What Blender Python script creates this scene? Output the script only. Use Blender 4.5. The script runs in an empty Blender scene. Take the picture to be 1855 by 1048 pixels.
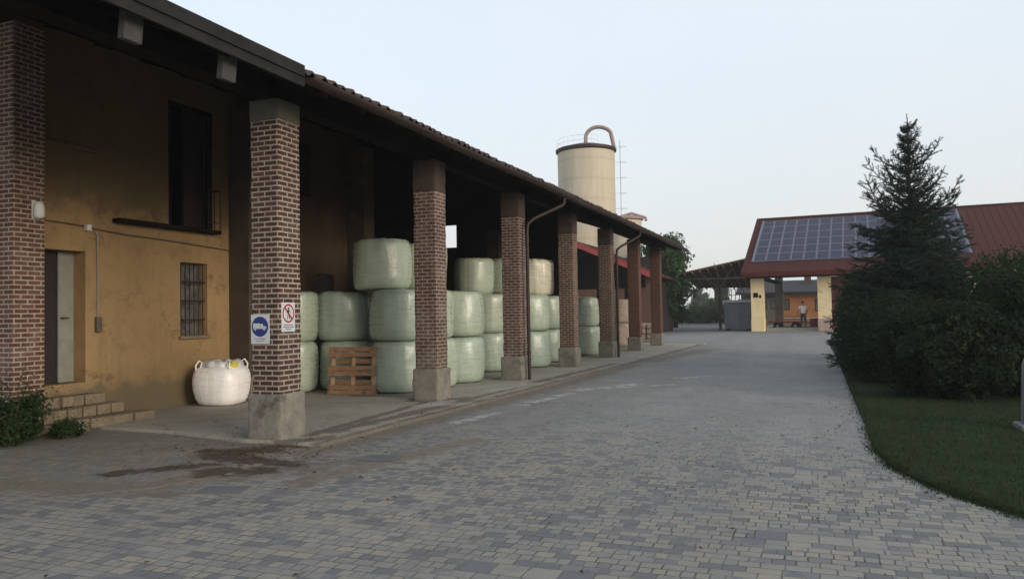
import bpy, bmesh, math, random
from mathutils import Vector, Matrix, noise
random.seed(7)
R = math.radians
scene = bpy.context.scene
COL = scene.collection
# ------------------------------------------------------------------ camera numbers
FPX, YAW, PITCH, ROLL, CAMH = 1400.0, R(21.3), R(1.75), R(1.0), 1.7
# ------------------------------------------------------------------ node helper
class Mat:
    def __init__(s, name):
        s.m = bpy.data.materials.new(name); s.m.use_nodes = True
        s.nt = s.m.node_tree; s.b = s.nt.nodes['Principled BSDF']
    def n(s, t, ins=None, **kw):
        nd = s.nt.nodes.new(t)
        for k, v in kw.items(): setattr(nd, k, v)
        for k, v in (ins or {}).items():
            if isinstance(v, tuple) and len(v) == 2 and hasattr(v[0], 'outputs'): s.nt.links.new(v[0].outputs[v[1]], nd.inputs[k])
            elif hasattr(v, 'outputs'): s.nt.links.new(v.outputs[0], nd.inputs[k])
            else: nd.inputs[k].default_value = v
        return nd
    def set(s, **kw):
        for k, v in kw.items():
            k = k.replace('_', ' ')
            if isinstance(v, tuple) and len(v) == 2 and hasattr(v[0], 'outputs'): s.nt.links.new(v[0].outputs[v[1]], s.b.inputs[k])
            elif hasattr(v, 'outputs'): s.nt.links.new(v.outputs[0], s.b.inputs[k])
            else: s.b.inputs[k].default_value = v
        return s
    def ramp(s, fac, stops, interp='LINEAR'):
        r = s.n('ShaderNodeValToRGB', {'Fac': fac}); cr = r.color_ramp; cr.interpolation = interp
        while len(cr.elements) < len(stops): cr.elements.new(0.5)
        for e, (p, c) in zip(cr.elements, stops):
            e.position = p; e.color = (c, c, c, 1) if isinstance(c, (int, float)) else (*c, 1)
        return r
    def noise(s, scale, vec=None, detail=4, rough=.55, **k):
        i = {'Scale': scale, 'Detail': detail, 'Roughness': rough}
        if vec is not None: i['Vector'] = vec
        return s.n('ShaderNodeTexNoise', i, **k)
    def mix(s, f, a, b, mode='MIX'):
        m = s.n('ShaderNodeMix', data_type='RGBA', blend_type=mode)
        for idx, v in ((0, f), (6, a), (7, b)):
            if isinstance(v, tuple) and len(v) == 2 and hasattr(v[0], 'outputs'): s.nt.links.new(v[0].outputs[v[1]], m.inputs[idx])
            elif hasattr(v, 'outputs'): s.nt.links.new(v.outputs[2] if v.bl_idname == 'ShaderNodeMix' else v.outputs[0], m.inputs[idx])
            else: m.inputs[idx].default_value = v if idx == 0 else (*v, 1)
        return (m, 2)
    def math(s, op, a, b=0.0, c=None, clamp=False):
        m = s.n('ShaderNodeMath', operation=op); m.use_clamp = clamp
        for idx, v in ((0, a), (1, b), (2, c)):
            if v is None: continue
            if isinstance(v, tuple): s.nt.links.new(v[0].outputs[v[1]], m.inputs[idx])
            elif hasattr(v, 'outputs'): s.nt.links.new(v.outputs[0], m.inputs[idx])
            else: m.inputs[idx].default_value = v
        return m
    def bump(s, h, strength=.4, dist=.01):
        b = s.n('ShaderNodeBump', {'Height': h, 'Strength': strength, 'Distance': dist}); s.set(Normal=b); return b
    def obj(s): return (s.n('ShaderNodeTexCoord'), 3)
    def uv(s): return (s.n('ShaderNodeTexCoord'), 2)
    def smooth(s, v, a, b):
        return s.n('ShaderNodeMapRange', {'Value': v, 'From Min': a, 'From Max': b}, interpolation_type='SMOOTHSTEP', clamp=True)

def plain(name, col, rough=.7, metal=0., var=.25, scale=6., bump=.15, spec=.4, coat=0., wear=None):
    """surface with patchy tone, fine grain and uneven gloss"""
    M = Mat(name); o = M.obj()
    n1 = M.noise(scale, o, 6, .6); n2 = M.noise(scale * 9, o, 3)
    f = M.math('ADD', M.math('MULTIPLY', n1, .7), M.math('MULTIPLY', n2, .3))
    lo = tuple(c * (1 - var) for c in col); hi = tuple(min(1, c * (1 + var)) for c in col)
    r = M.ramp(f, [(.3, lo), (.7, hi)])
    c = (r, 0)
    if wear:
        w = M.ramp(M.noise(scale * .6, o, 8, .7), [(.55, 0.), (.68, 1.)])
        c = M.mix(w, r, wear)
    M.set(Base_Color=c, Metallic=metal, Roughness=(M.ramp(f, [(.3, max(0, rough - .12)), (.7, min(1, rough + .12))]), 0), Specular_IOR_Level=spec, Coat_Weight=coat)
    if bump: M.bump(f, bump, .01)
    return M.m

def brick_mat(name, cols, mortar, bw=.215, rh=.071, ms=.0085, rust=.0, grime=(.05, .04, .035), gr=.35, pale=0.):
    M = Mat(name); u = M.uv(); o = M.obj()
    dist = M.noise(14, o, 2); dv = M.n('ShaderNodeVectorMath', {0: u, 1: M.n('ShaderNodeVectorMath', {0: (dist, 1), 1: (.012, .006, 0)}, operation='MULTIPLY')}, operation='ADD')
    b = M.n('ShaderNodeTexBrick', {'Vector': dv, 'Color1': (0, 0, 0, 1), 'Color2': (1, 1, 1, 1), 'Mortar': (0, 0, 0, 1), 'Scale': 1., 'Mortar Size': ms, 'Mortar Smooth': .25, 'Brick Width': bw, 'Row Height': rh, 'Bias': 0.})
    k = len(cols); r = M.ramp(b, [(i / k, c) for i, c in enumerate(cols)], 'CONSTANT')
    fine = M.noise(40, o, 4, .7)
    bc = M.mix(.35, r, M.ramp(fine, [(.3, tuple(x * .4 for x in cols[0])), (.7, tuple(min(1, x * 1.9) for x in cols[-1]))]))
    mc = M.mix(M.ramp(M.noise(9, o, 5), [(.35, 0.), (.7, 1.)]), mortar, tuple(x * .62 for x in mortar))
    c = M.mix((b, 1), bc, mc)
    big = M.ramp(M.noise(1.3, o, 6, .65), [(.42, 0.), (.72, gr)])
    c = M.mix(big, c, grime)
    if pale:
        c = M.mix(M.ramp(M.noise(2.1, o, 6, .7), [(.5, 0.), (.75, pale)]), c, (.42, .38, .33))
    M.set(Base_Color=c, Roughness=.88, Specular_IOR_Level=.25)
    h = M.math('ADD', M.math('MULTIPLY', (b, 1), -1.), M.math('MULTIPLY', fine, .5))
    M.bump(h, .7, .008)
    return M.m

MT = {}
MT['brick_near'] = brick_mat('brick_near', [(.05, .026, .019), (.08, .034, .025), (.1, .048, .034), (.068, .038, .03), (.058, .028, .021)], (.4, .345, .29), bw=.21, rh=.07, ms=.0125, pale=.2, gr=.2)
MT['brick_mid'] = brick_mat('brick_mid', [(.075, .034, .025), (.1, .045, .032), (.125, .06, .042), (.085, .045, .035)], (.33, .28, .235), bw=.21, rh=.07, ms=.0125, pale=.3, gr=.35)
MT['brick_old'] = brick_mat('brick_old', [(.075, .04, .028), (.1, .055, .036), (.13, .07, .045), (.09, .055, .04)], (.34, .27, .21), bw=.21, rh=.07, ms=.0125, pale=.25, gr=.35)
MT['brick_red'] = brick_mat('brick_red', [(.1, .045, .03), (.125, .055, .037), (.09, .042, .03)], (.19, .13, .1), ms=.008)
MT['concrete'] = plain('concrete', (.19, .175, .145), .9, var=.4, scale=4.5, bump=.8, wear=(.085, .075, .055))
MT['brick_p0'] = brick_mat('brick_pilaster', [(.085, .045, .032), (.12, .06, .042), (.15, .075, .05), (.1, .04, .03)], (.42, .35, .28), bw=.21, rh=.07, ms=.012, pale=.3, gr=.2)
MT['brown_plaster'] = plain('brown_plaster', (.065, .048, .034), .92, var=.35, scale=2.5, bump=.3, wear=(.1, .08, .055))
MT['shade_brown_wall'] = plain('shade_brown_wall', (.075, .048, .028), .92, var=.4, scale=1.2, bump=.3, wear=(.05, .035, .025))  # deep portico shade on the ochre wall, put into a brown base colour
MT['interior_shade'] = plain('interior_shade_wall', (.014, .011, .009), .95, var=.4, scale=2, bump=.3)  # near-black colour paints in the darkness of the barn interior
MT['slate'] = plain('slate_roof', (.03, .03, .032), .9, var=.3, scale=2)
MT['cap_dark'] = plain('brown_cap', (.07, .05, .04), .92, var=.3, scale=4, bump=.4, wear=(.03, .028, .025))  # darker and browner than the cap of the nearest pillar
MT['cap'] = plain('plaster_cap', (.105, .1, .082), .92, var=.25, scale=4, bump=.4, wear=(.07, .075, .055))
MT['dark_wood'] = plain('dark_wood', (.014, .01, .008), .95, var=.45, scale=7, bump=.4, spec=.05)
MT['grey_wood'] = plain('grey_wood', (.11, .105, .105), .8, var=.3, scale=8, bump=.4)
MT['grey_beam'] = plain('grey_beam', (.06, .058, .058), .85, var=.3, scale=8, bump=.4)
MT['fascia'] = plain('fascia_board', (.026, .025, .024), .9, var=.3, scale=5, bump=.3, spec=.12, wear=(.018, .018, .018))
MT['gutter'] = plain('gutter_metal', (.04, .024, .018), .55, metal=.3, var=.35, scale=5, bump=.1, wear=(.03, .02, .018))
MT['tile'] = plain('roof_tile', (.055, .035, .028), .92, var=.55, scale=4, bump=.5, wear=(.035, .035, .03))
MT['iron'] = plain('iron', (.035, .03, .028), .6, metal=.5, var=.4, scale=12, bump=.2)
MT['white_paint'] = plain('white_paint', (.62, .62, .58), .5, var=.1, scale=6, bump=.1)
MT['cream_paint'] = plain('cream_paint', (.24, .24, .21), .6, var=.2, scale=5, bump=.15)
MT['dark_door'] = plain('dark_door', (.022, .014, .013), .6, var=.4, scale=6, bump=.2)
MT['cable'] = plain('cable', (.1, .085, .06), .6, var=.2)
MT['stone'] = plain('stone_step', (.19, .15, .1), .9, var=.35, scale=5, bump=.6, wear=(.09, .07, .05))
MT['soil'] = plain('soil', (.09, .07, .05), .95, var=.4, scale=3, bump=.7)
MT['pallet'] = plain('pallet_wood', (.23, .135, .075), .85, var=.4, scale=9, bump=.35, wear=(.1, .055, .035))
MT['pallet_block'] = plain('pallet_block', (.4, .27, .16), .85, var=.25, scale=9, bump=.3)
MT['sheet_red'] = plain('sheet_red', (.07, .022, .018), .85, var=.18, scale=.7, bump=.05, spec=.08)
MT['fascia_red'] = plain('fascia_red', (.08, .018, .016), .8, var=.15, scale=1.5, bump=.05, spec=.1)
MT['gate_red'] = plain('gate_red', (.09, .02, .018), .6, var=.3, scale=2)
MT['yellow'] = plain('yellow_plaster', (.78, .63, .36), .9, var=.12, scale=2, bump=.2, wear=(.5, .4, .22))
MT['pinkish'] = plain('pink_plinth', (.42, .3, .25), .9, var=.2, scale=3, bump=.3)
MT['orange'] = plain('orange_plaster', (.42, .17, .055), .9, var=.2, scale=1.2, bump=.2, wear=(.3, .14, .06))
MT['greywall'] = plain('grey_brown_wall', (.15, .125, .1), .9, var=.2, scale=1.2, bump=.2)
MT['white_trim'] = plain('white_trim', (.5, .46, .4), .8, var=.1)
MT['silo'] = None
MT['container'] = plain('grey_container', (.15, .155, .175), .6, metal=.1, var=.25, scale=1.5, bump=.1, wear=(.2, .2, .21))
MT['steel'] = plain('galvanised_steel', (.35, .36, .37), .45, metal=.6, var=.15)
MT['pipe_pink'] = plain('pipe_paint', (.3, .21, .18), .6, var=.2, scale=3)
MT['frame_alu'] = plain('panel_frame', (.15, .155, .19), .6, metal=.1, var=.08)
MT['bark'] = plain('bark', (.06, .045, .035), .95, var=.4, scale=10, bump=.8)
MT['canopy_wood'] = plain('canopy_wood', (.12, .065, .04), .85, var=.3, scale=3)
MT['strut_wood'] = plain('strut_wood', (.27, .18, .11), .85, var=.25, scale=5)
MT['straw'] = plain('netted_straw', (.3, .24, .19), .9, var=.4, scale=7, bump=.8, wear=(.42, .34, .3))
MT['straw_brown'] = plain('old_straw', (.16, .11, .075), .95, var=.5, scale=9, bump=.8, wear=(.25, .18, .12))
MT['skin'] = plain('skin', (.4, .22, .15), .6, var=.08)
MT['shirt'] = plain('white_cotton', (.75, .72, .7), .85, var=.05)
MT['trousers'] = plain('dark_trousers', (.04, .045, .06), .85, var=.2)
MT['hair'] = plain('dark_hair', (.02, .014, .01), .6, var=.2)
MT['shoe'] = plain('shoe', (.02, .02, .02), .5)
MT['red_paint'] = plain('red_paint', (.25, .025, .02), .45, var=.2)
MT['rubber'] = plain('rubber', (.02, .02, .02), .85)
MT['granite'] = plain('granite', (.13, .135, .14), .7, var=.3, scale=14, bump=.3)
MT['blue_sign'] = plain('blue_sign', (.012, .03, .17), .4, var=.05, bump=0)
MT['sign_white'] = plain('sign_white', (.55, .57, .6), .4, var=.06, bump=0)
MT['sign_red'] = plain('sign_red', (.3, .02, .025), .4, var=.08, bump=0)
MT['sign_black'] = plain('sign_black', (.03, .03, .03), .4, var=.08, bump=0)
MT['label_yellow'] = plain('label_yellow', (.6, .52, .1), .6)

def mk_ochre():
    M = Mat('ochre_plaster'); o = M.obj()
    big = M.noise(.7, o, 7, .62); med = M.noise(3.5, o, 6, .65); fine = M.noise(45, o, 3)
    c = M.ramp(big, [(.3, (.29, .19, .09)), (.5, (.325, .215, .105)), (.7, (.345, .235, .12))])
    c = M.mix(M.ramp(med, [(.5, 0.), (.78, .6)]), c, (.16, .1, .05))
    st = M.n('ShaderNodeMapping', {'Vector': o, 'Scale': (1.5, 3.2, .35)})
    c = M.mix(M.ramp(M.noise(1.6, st, 6, .6), [(.52, 0.), (.74, .38)]), c, (.17, .12, .065))
    # damp rising from the ground and roof shade painted into the upper storey
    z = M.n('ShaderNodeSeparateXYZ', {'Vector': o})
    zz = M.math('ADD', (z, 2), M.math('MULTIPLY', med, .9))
    # shade under the roof, painted in as a brown-grey tone with a ragged edge
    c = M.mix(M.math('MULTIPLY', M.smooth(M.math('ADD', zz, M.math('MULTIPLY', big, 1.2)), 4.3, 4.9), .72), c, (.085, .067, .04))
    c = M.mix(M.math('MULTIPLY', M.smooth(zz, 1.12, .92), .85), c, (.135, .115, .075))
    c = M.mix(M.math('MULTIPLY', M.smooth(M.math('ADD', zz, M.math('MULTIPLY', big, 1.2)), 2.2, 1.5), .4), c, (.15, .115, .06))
    # hairline cracks and a few flaked patches
    ck = M.n('ShaderNodeTexVoronoi', {'Vector': M.n('ShaderNodeVectorMath', {0: o, 1: (M.noise(2.2, o, 6, .7), 1)}, operation='ADD'), 'Scale': .8}, feature='DISTANCE_TO_EDGE')
    ckf = M.math('MULTIPLY', M.ramp(ck, [(0., 1.), (.009, 0.)]), M.ramp(M.noise(.9, o, 2), [(.5, 0.), (.6, 1.)]))
    c = M.mix(M.math('MULTIPLY', ckf, .65), c, (.05, .035, .02))
    flk = M.ramp(M.noise(2.3, o, 9, .62), [(.655, 0.), (.67, 1.)])
    c = M.mix(M.math('MULTIPLY', flk, .35), c, (.2, .175, .14))
    M.set(Base_Color=c, Roughness=.93, Specular_IOR_Level=.2)
    M.bump(M.math('SUBTRACT', M.math('ADD', M.math('MULTIPLY', med, 1.), M.math('MULTIPLY', fine, .35)), M.math('ADD', ckf, M.math('MULTIPLY', flk, .6))), .5, .012)
    return M.m
MT['ochre'] = mk_ochre()

def mk_bale(name, tone, k=1.):
    M = Mat(name); o = M.obj()
    w = M.n('ShaderNodeMapping', {'Vector': o, 'Scale': (1, 1, 7)})
    wr = M.noise(3.2, w, 5, .6); big = M.noise(2.0, o, 4)
    vc = M.noise(9, M.n('ShaderNodeMapping', {'Vector': o, 'Scale': (1, 1, .25)}), 5, .65)
    a = tuple(x * .86 for x in tone); b = tuple(min(1, x * 1.1) for x in tone)
    c = M.mix(M.math('MULTIPLY', M.ramp(wr, [(.35, 0.), (.7, 1.)]), .5), M.ramp(big, [(.3, a), (.7, b)]), tuple(x * 1.15 for x in tone))
    c = M.mix(M.ramp(M.noise(3, o, 7, .7), [(.6, 0.), (.75, .35)]), c, (.16, .15, .1))
    lay = M.n('ShaderNodeTexWave', {'Vector': o, 'Scale': .75, 'Distortion': 2.2, 'Detail': 3., 'Detail Scale': 1.2}, wave_type='BANDS', bands_direction='Z', wave_profile='SAW')
    c = M.mix(M.ramp(lay, [(.93, 0.), (1., .2)]), c, tuple(x * .7 for x in tone))
    M.set(Base_Color=c, Roughness=(M.ramp(wr, [(.3, .2), (.7, .42)]), 0), Specular_IOR_Level=.55, Coat_Weight=.3, Coat_Roughness=.18)
    M.bump(M.math('ADD', M.math('ADD', M.math('MULTIPLY', wr, .5), M.math('MULTIPLY', vc, 1.4)), M.math('MULTIPLY', lay, .22)), .5 * k, .022)
    return M.m
MT['bale'] = mk_bale('bale_wrap', (.37, .43, .335))
MT['bale_b'] = mk_bale('bale_wrap_blue', (.34, .41, .335))
MT['bale_pale'] = mk_bale('bale_wrap_pale', (.6, .58, .45), 1.4)
MT['bag'] = mk_bale('woven_bag', (.9, .88, .86), .8)
MT['bag'].node_tree.nodes['Principled BSDF'].inputs['Coat Weight'].default_value = 0
MT['bag_film'] = mk_bale('bag_film', (.62, .63, .6), 1.5)

def mk_silo():
    M = Mat('silo_render'); o = M.obj()
    st = M.noise(2.5, M.n('ShaderNodeMapping', {'Vector': o, 'Scale': (1, 1, .12)}), 5, .6)
    ring = M.n('ShaderNodeTexWave', {'Vector': o, 'Scale': .18, 'Distortion': .4, 'Detail': 2.}, wave_type='BANDS', bands_direction='Z')
    c = M.ramp(st, [(.3, (.47, .41, .3)), (.7, (.58, .51, .39))])
    c = M.mix(M.ramp(ring, [(.9, 0.), (.98, .3)]), c, (.4, .33, .22))
    M.set(Base_Color=c, Roughness=.75); M.bump(st, .1, .02); return M.m
MT['silo'] = mk_silo()

def mk_solar():
    M = Mat('solar_cells'); u = M.uv()
    b = M.n('ShaderNodeTexBrick', {'Vector': u, 'Color1': (.022, .025, .05, 1), 'Color2': (.03, .034, .062, 1), 'Mortar': (.06, .065, .09, 1), 'Scale': 1., 'Mortar Size': .006, 'Brick Width': .155, 'Row Height': .155, 'Mortar Smooth': .1}, offset=0.)
    M.set(Base_Color=b, Roughness=.5, Specular_IOR_Level=.12); return M.m
MT['solar'] = mk_solar()

def mk_glass():
    M = Mat('dirty_glass'); o = M.obj()
    n = M.noise(5, o, 6, .7)
    M.set(Base_Color=(M.ramp(n, [(.35, (.05, .05, .05)), (.7, (.19, .18, .17))]), 0), Roughness=(M.ramp(n, [(.3, .12), (.7, .6)]), 0), Specular_IOR_Level=.6); return M.m
MT['glass'] = mk_glass()

def mk_leaf(name, dark, light, spot=None, scale=1.2, tr=.25, spec=.15):
    M = Mat(name); o = M.obj()
    n = M.noise(scale, o, 4, .6); f = M.noise(22, o, 2)
    rn = M.n('ShaderNodeObjectInfo')
    c = M.ramp(M.math('ADD', M.math('MULTIPLY', n, .6), M.math('MULTIPLY', f, .4)), [(.35, dark), (.65, light)])
    c = M.mix(.55, c, M.n('ShaderNodeHueSaturation', {'Hue': M.math('ADD', M.math('MULTIPLY', (rn, 5), .06), .47), 'Saturation': 1.1, 'Value': M.math('ADD', M.math('MULTIPLY', (rn, 5), 1.0), .55), 'Color': c}))
    if spot: c = M.mix(M.ramp(M.noise(scale * 2.4, o, 3), [(.6, 0.), (.72, .8)]), c, spot)
    M.set(Base_Color=c, Roughness=.8, Specular_IOR_Level=spec)
    t = M.n('ShaderNodeBsdfTranslucent', {'Color': (light[0] * 1.3, light[1] * 1.5, light[2], 1)})
    mx = M.n('ShaderNodeMixShader', {0: tr, 1: M.b, 2: t}); out = M.nt.nodes['Material Output']
    M.nt.links.new(mx.outputs[0], out.inputs[0]); return M.m
MT['hedge_leaf'] = mk_leaf('hedge_leaf', (.007, .015, .008), (.022, .04, .016), (.065, .08, .018))
MT['spruce_needle'] = mk_leaf('spruce_needle', (.011, .022, .015), (.026, .046, .03), None, 2., .1)
MT['tree_leaf'] = mk_leaf('tree_leaf', (.022, .045, .018), (.055, .09, .032), None, .6)
MT['far_leaf'] = mk_leaf('far_leaf', (.035, .06, .03), (.075, .105, .05), None, .3)
MT['poplar_leaf'] = mk_leaf('poplar_leaf', (.1, .13, .1), (.17, .2, .16), None, .4)
MT['weed_leaf'] = mk_leaf('weed_leaf', (.014, .03, .011), (.032, .055, .018), None, 3)
MT['dry_leaf'] = mk_leaf('dry_leaf', (.05, .03, .015), (.14, .08, .035), None, 5, .1)
MT['grass_blade'] = mk_leaf('grass_blade', (.026, .038, .02), (.042, .058, .03), (.055, .062, .033), 1.2, .08, .0)

def mk_lawn():
    M = Mat('lawn_soil'); o = M.obj()
    c = M.ramp(M.noise(1.3, o, 7, .65), [(.3, (.028, .037, .021)), (.7, (.042, .056, .031))])
    M.set(Base_Color=c, Roughness=1., Specular_IOR_Level=.0); M.bump(M.noise(60, o, 4), .8, .03); return M.m
MT['lawn'] = mk_lawn()
def mk_field():
    M = Mat('field'); o = M.obj()
    c = M.ramp(M.noise(.05, o, 8, .6), [(.35, (.05, .075, .03)), (.6, (.1, .1, .06)), (.75, (.13, .11, .08))])
    M.set(Base_Color=c, Roughness=.95); M.bump(M.noise(3, o, 4), .5, .05); return M.m
MT['field'] = mk_field()
def mk_asphalt():
    M = Mat('asphalt'); o = M.obj()
    c = M.ramp(M.noise(.5, o, 8, .6), [(.3, (.09, .095, .11)), (.7, (.13, .135, .15))])
    M.set(Base_Color=c, Roughness=.85); M.bump(M.noise(90, o, 3), .4, .01); return M.m
MT['asphalt'] = mk_asphalt()

def seg_mask(M, x, y, segs, warp):
    """soft union of strokes (x1,y1,x2,y2,width) laid on the ground, broken up by a noise"""
    best = None
    for (x1, y1, x2, y2, w) in segs:
        dx, dy = x2 - x1, y2 - y1; L = dx * dx + dy * dy
        t = M.math('DIVIDE', M.math('ADD', M.math('MULTIPLY', M.math('SUBTRACT', x, x1), dx), M.math('MULTIPLY', M.math('SUBTRACT', y, y1), dy)), L, clamp=True)
        ex = M.math('SUBTRACT', M.math('SUBTRACT', x, x1), M.math('MULTIPLY', t, dx))
        ey = M.math('SUBTRACT', M.math('SUBTRACT', y, y1), M.math('MULTIPLY', t, dy))
        d = M.math('SQRT', M.math('ADD', M.math('MULTIPLY', ex, ex), M.math('MULTIPLY', ey, ey)))
        v = M.math('SUBTRACT', 1., M.math('DIVIDE', d, w))
        best = v if best is None else M.math('MAXIMUM', best, v)
    return M.smooth(M.math('ADD', best, warp), .25, .75)

def mk_pavers(old=False):
    M = Mat('old_pavers' if old else 'pavers'); o = M.obj(); xyz = M.n('ShaderNodeSeparateXYZ', {'Vector': o})
    warp = M.noise(3, o, 3)
    wv = M.n('ShaderNodeVectorMath', {0: (warp, 1), 1: (.02, .02, 0)}, operation='MULTIPLY')
    v = M.n('ShaderNodeVectorMath', {0: o, 1: wv}, operation='ADD')
    bw, rh = (.125, .09) if old else (.15, .112)
    kw = dict(offset=.5, offset_frequency=2, squash=.62, squash_frequency=3)
    b = M.n('ShaderNodeTexBrick', {'Vector': v, 'Color1': (0, 0, 0, 1), 'Color2': (1, 1, 1, 1), 'Mortar': (.5, .5, .5, 1), 'Scale': 1., 'Mortar Size': .007, 'Mortar Smooth': .3, 'Brick Width': bw, 'Row Height': rh}, **kw)
    # double-height stones here and there: same columns, two rows joined
    b2 = M.n('ShaderNodeTexBrick', {'Vector': v, 'Color1': (0, 0, 0, 1), 'Color2': (1, 1, 1, 1), 'Mortar': (.5, .5, .5, 1), 'Scale': 1., 'Mortar Size': .0055, 'Mortar Smooth': .3, 'Brick Width': bw * 1.5, 'Row Height': rh * 2}, offset=.33, offset_frequency=2, squash=.7, squash_frequency=2)
    cell = M.n('ShaderNodeTexVoronoi', {'Vector': M.n('ShaderNodeMapping', {'Vector': v, 'Scale': (1.1, 1 / (rh * 2), 1)}), 'Scale': 1., 'Randomness': 0.}, distance='CHEBYCHEV')
    sel = M.math('GREATER_THAN', (M.n('ShaderNodeSeparateColor', {'Color': (cell, 1)}), 0), .8)
    tint = M.mix(sel, b, b2); fac = M.math('ADD', M.math('MULTIPLY', (b, 1), M.math('SUBTRACT', 1., sel)), M.math('MULTIPLY', (b2, 1), sel))
    t = M.math('ADD', M.n('ShaderNodeSeparateColor', {'Color': tint}), M.math('MULTIPLY', M.math('SUBTRACT', M.noise(1.9, o, 3), .5), .9))
    if old: cols = [(0., (.2, .18, .15)), (.3, (.23, .205, .17)), (.6, (.18, .17, .155)), (.8, (.26, .225, .18))]
    else: cols = [(0., (.112, .114, .135)), (.17, (.155, .155, .168)), (.28, (.22, .212, .198)), (.45, (.262, .25, .225)), (.62, (.228, .222, .212)), (.76, (.285, .26, .212)), (.92, (.305, .268, .212))]
    c = M.ramp(t, cols, 'CONSTANT')
    fine = M.noise(55, o, 4, .7)
    c = M.mix(.28, c, M.ramp(fine, [(.3, (.09, .085, .08)), (.7, (.34, .32, .29))]))
    c = M.mix(M.ramp(M.noise(1.7, o, 7, .7), [(.45, 0.), (.75, .45)]), c, (.17, .155, .135))
    joint = M.ramp(M.noise(6, o, 4), [(.3, (.035, .033, .03)), (.7, (.13, .12, .095))])
    jf = M.math('MULTIPLY', fac, M.ramp(M.noise(4, o, 4, .6), [(.3, .25), (.6, 1.)]))
    c = M.mix(jf, c, joint)
    # beyond ~11 m the road is covered in a film of dust that evens the stones out
    dust = M.smooth((xyz, 1), 7.5, 13.)
    x, y = (xyz, 0), (xyz, 1)
    n1 = M.math('MULTIPLY', M.math('SUBTRACT', M.noise(3.4, o, 6, .7), .5), 2.6)
    c = M.mix(M.math('MULTIPLY', dust, .62), c, M.ramp(M.noise(.6, o, 8, .6), [(.3, (.195, .195, .194)), (.7, (.27, .265, .255))]))
    # worn wheel tracks and oil drips
    trk = M.noise(1., M.n('ShaderNodeMapping', {'Vector': o, 'Scale': (.9, .07, 1)}), 3)
    c = M.mix(M.math('MULTIPLY', M.ramp(trk, [(.45, 0.), (.65, 1.)]), .25), c, (.13, .128, .125))
    dr = M.ramp(M.noise(2.7, o, 3, .5), [(.68, 0.), (.74, 1.)])
    c = M.mix(M.math('MULTIPLY', dr, .4), c, (.09, .085, .08))
    moss = M.ramp(M.noise(1.1, o, 5, .6), [(.52, 0.), (.62, 1.)])
    c = M.mix(M.math('MULTIPLY', M.math('MULTIPLY', moss, jf), .7), c, (.05, .06, .025))
    # silt and dirt
    edge = seg_mask(M, x, y, [(-5.9, 8.2, -5.3, 24, .55), (-6.3, 6.1, -4.6, 8.4, .55), (-9.5, 5.2, -6.2, 5.9, .6), (-5.0, 6.6, -4.3, 9.5, .35), (-5.2, 26, -4.2, 34, .9)], n1)
    c = M.mix(M.math('MULTIPLY', edge, .6), c, (.15, .12, .085))
    mud = seg_mask(M, x, y, [(-7.3, 6.4, -6.6, 7.1, .3), (-6.95, 7.6, -6.6, 8.4, .5), (-6.6, 7.5, -5.7, 7.4, .36), (-6.3, 6.75, -5.75, 7.1, .42), (-7.3, 7.9, -6.5, 8.1, .36)], n1)
    c = M.mix(M.math('MULTIPLY', mud, .9), c, M.ramp(M.noise(9, o, 5, .7), [(.35, (.03, .02, .015)), (.65, (.085, .06, .04))]))
    lime = seg_mask(M, x, y, [(-4.84, 16.2, -3.9, 17.9, .5), (-4.1, 17.0, -3.1, 17.9, .3), (-5.1, 13.5, -4.8, 15.6, .4), (-5.3, 11, -5.1, 12.2, .3), (-3.2, 19.6, -2.6, 20.4, .3)], M.math('MULTIPLY', M.math('SUBTRACT', n1, .25), 1.3))
    c = M.mix(M.math('MULTIPLY', lime, .6), c, (.5, .5, .49))
    M.set(Base_Color=c, Roughness=.86, Specular_IOR_Level=.25)
    h = M.math('ADD', M.math('MULTIPLY', jf, -1.), M.math('ADD', M.math('MULTIPLY', fine, .35), M.math('MULTIPLY', t, .35)))
    M.bump(h, .55, .006)
    return M.m
MT['pavers'] = mk_pavers(); MT['old_pavers'] = mk_pavers(True)

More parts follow.
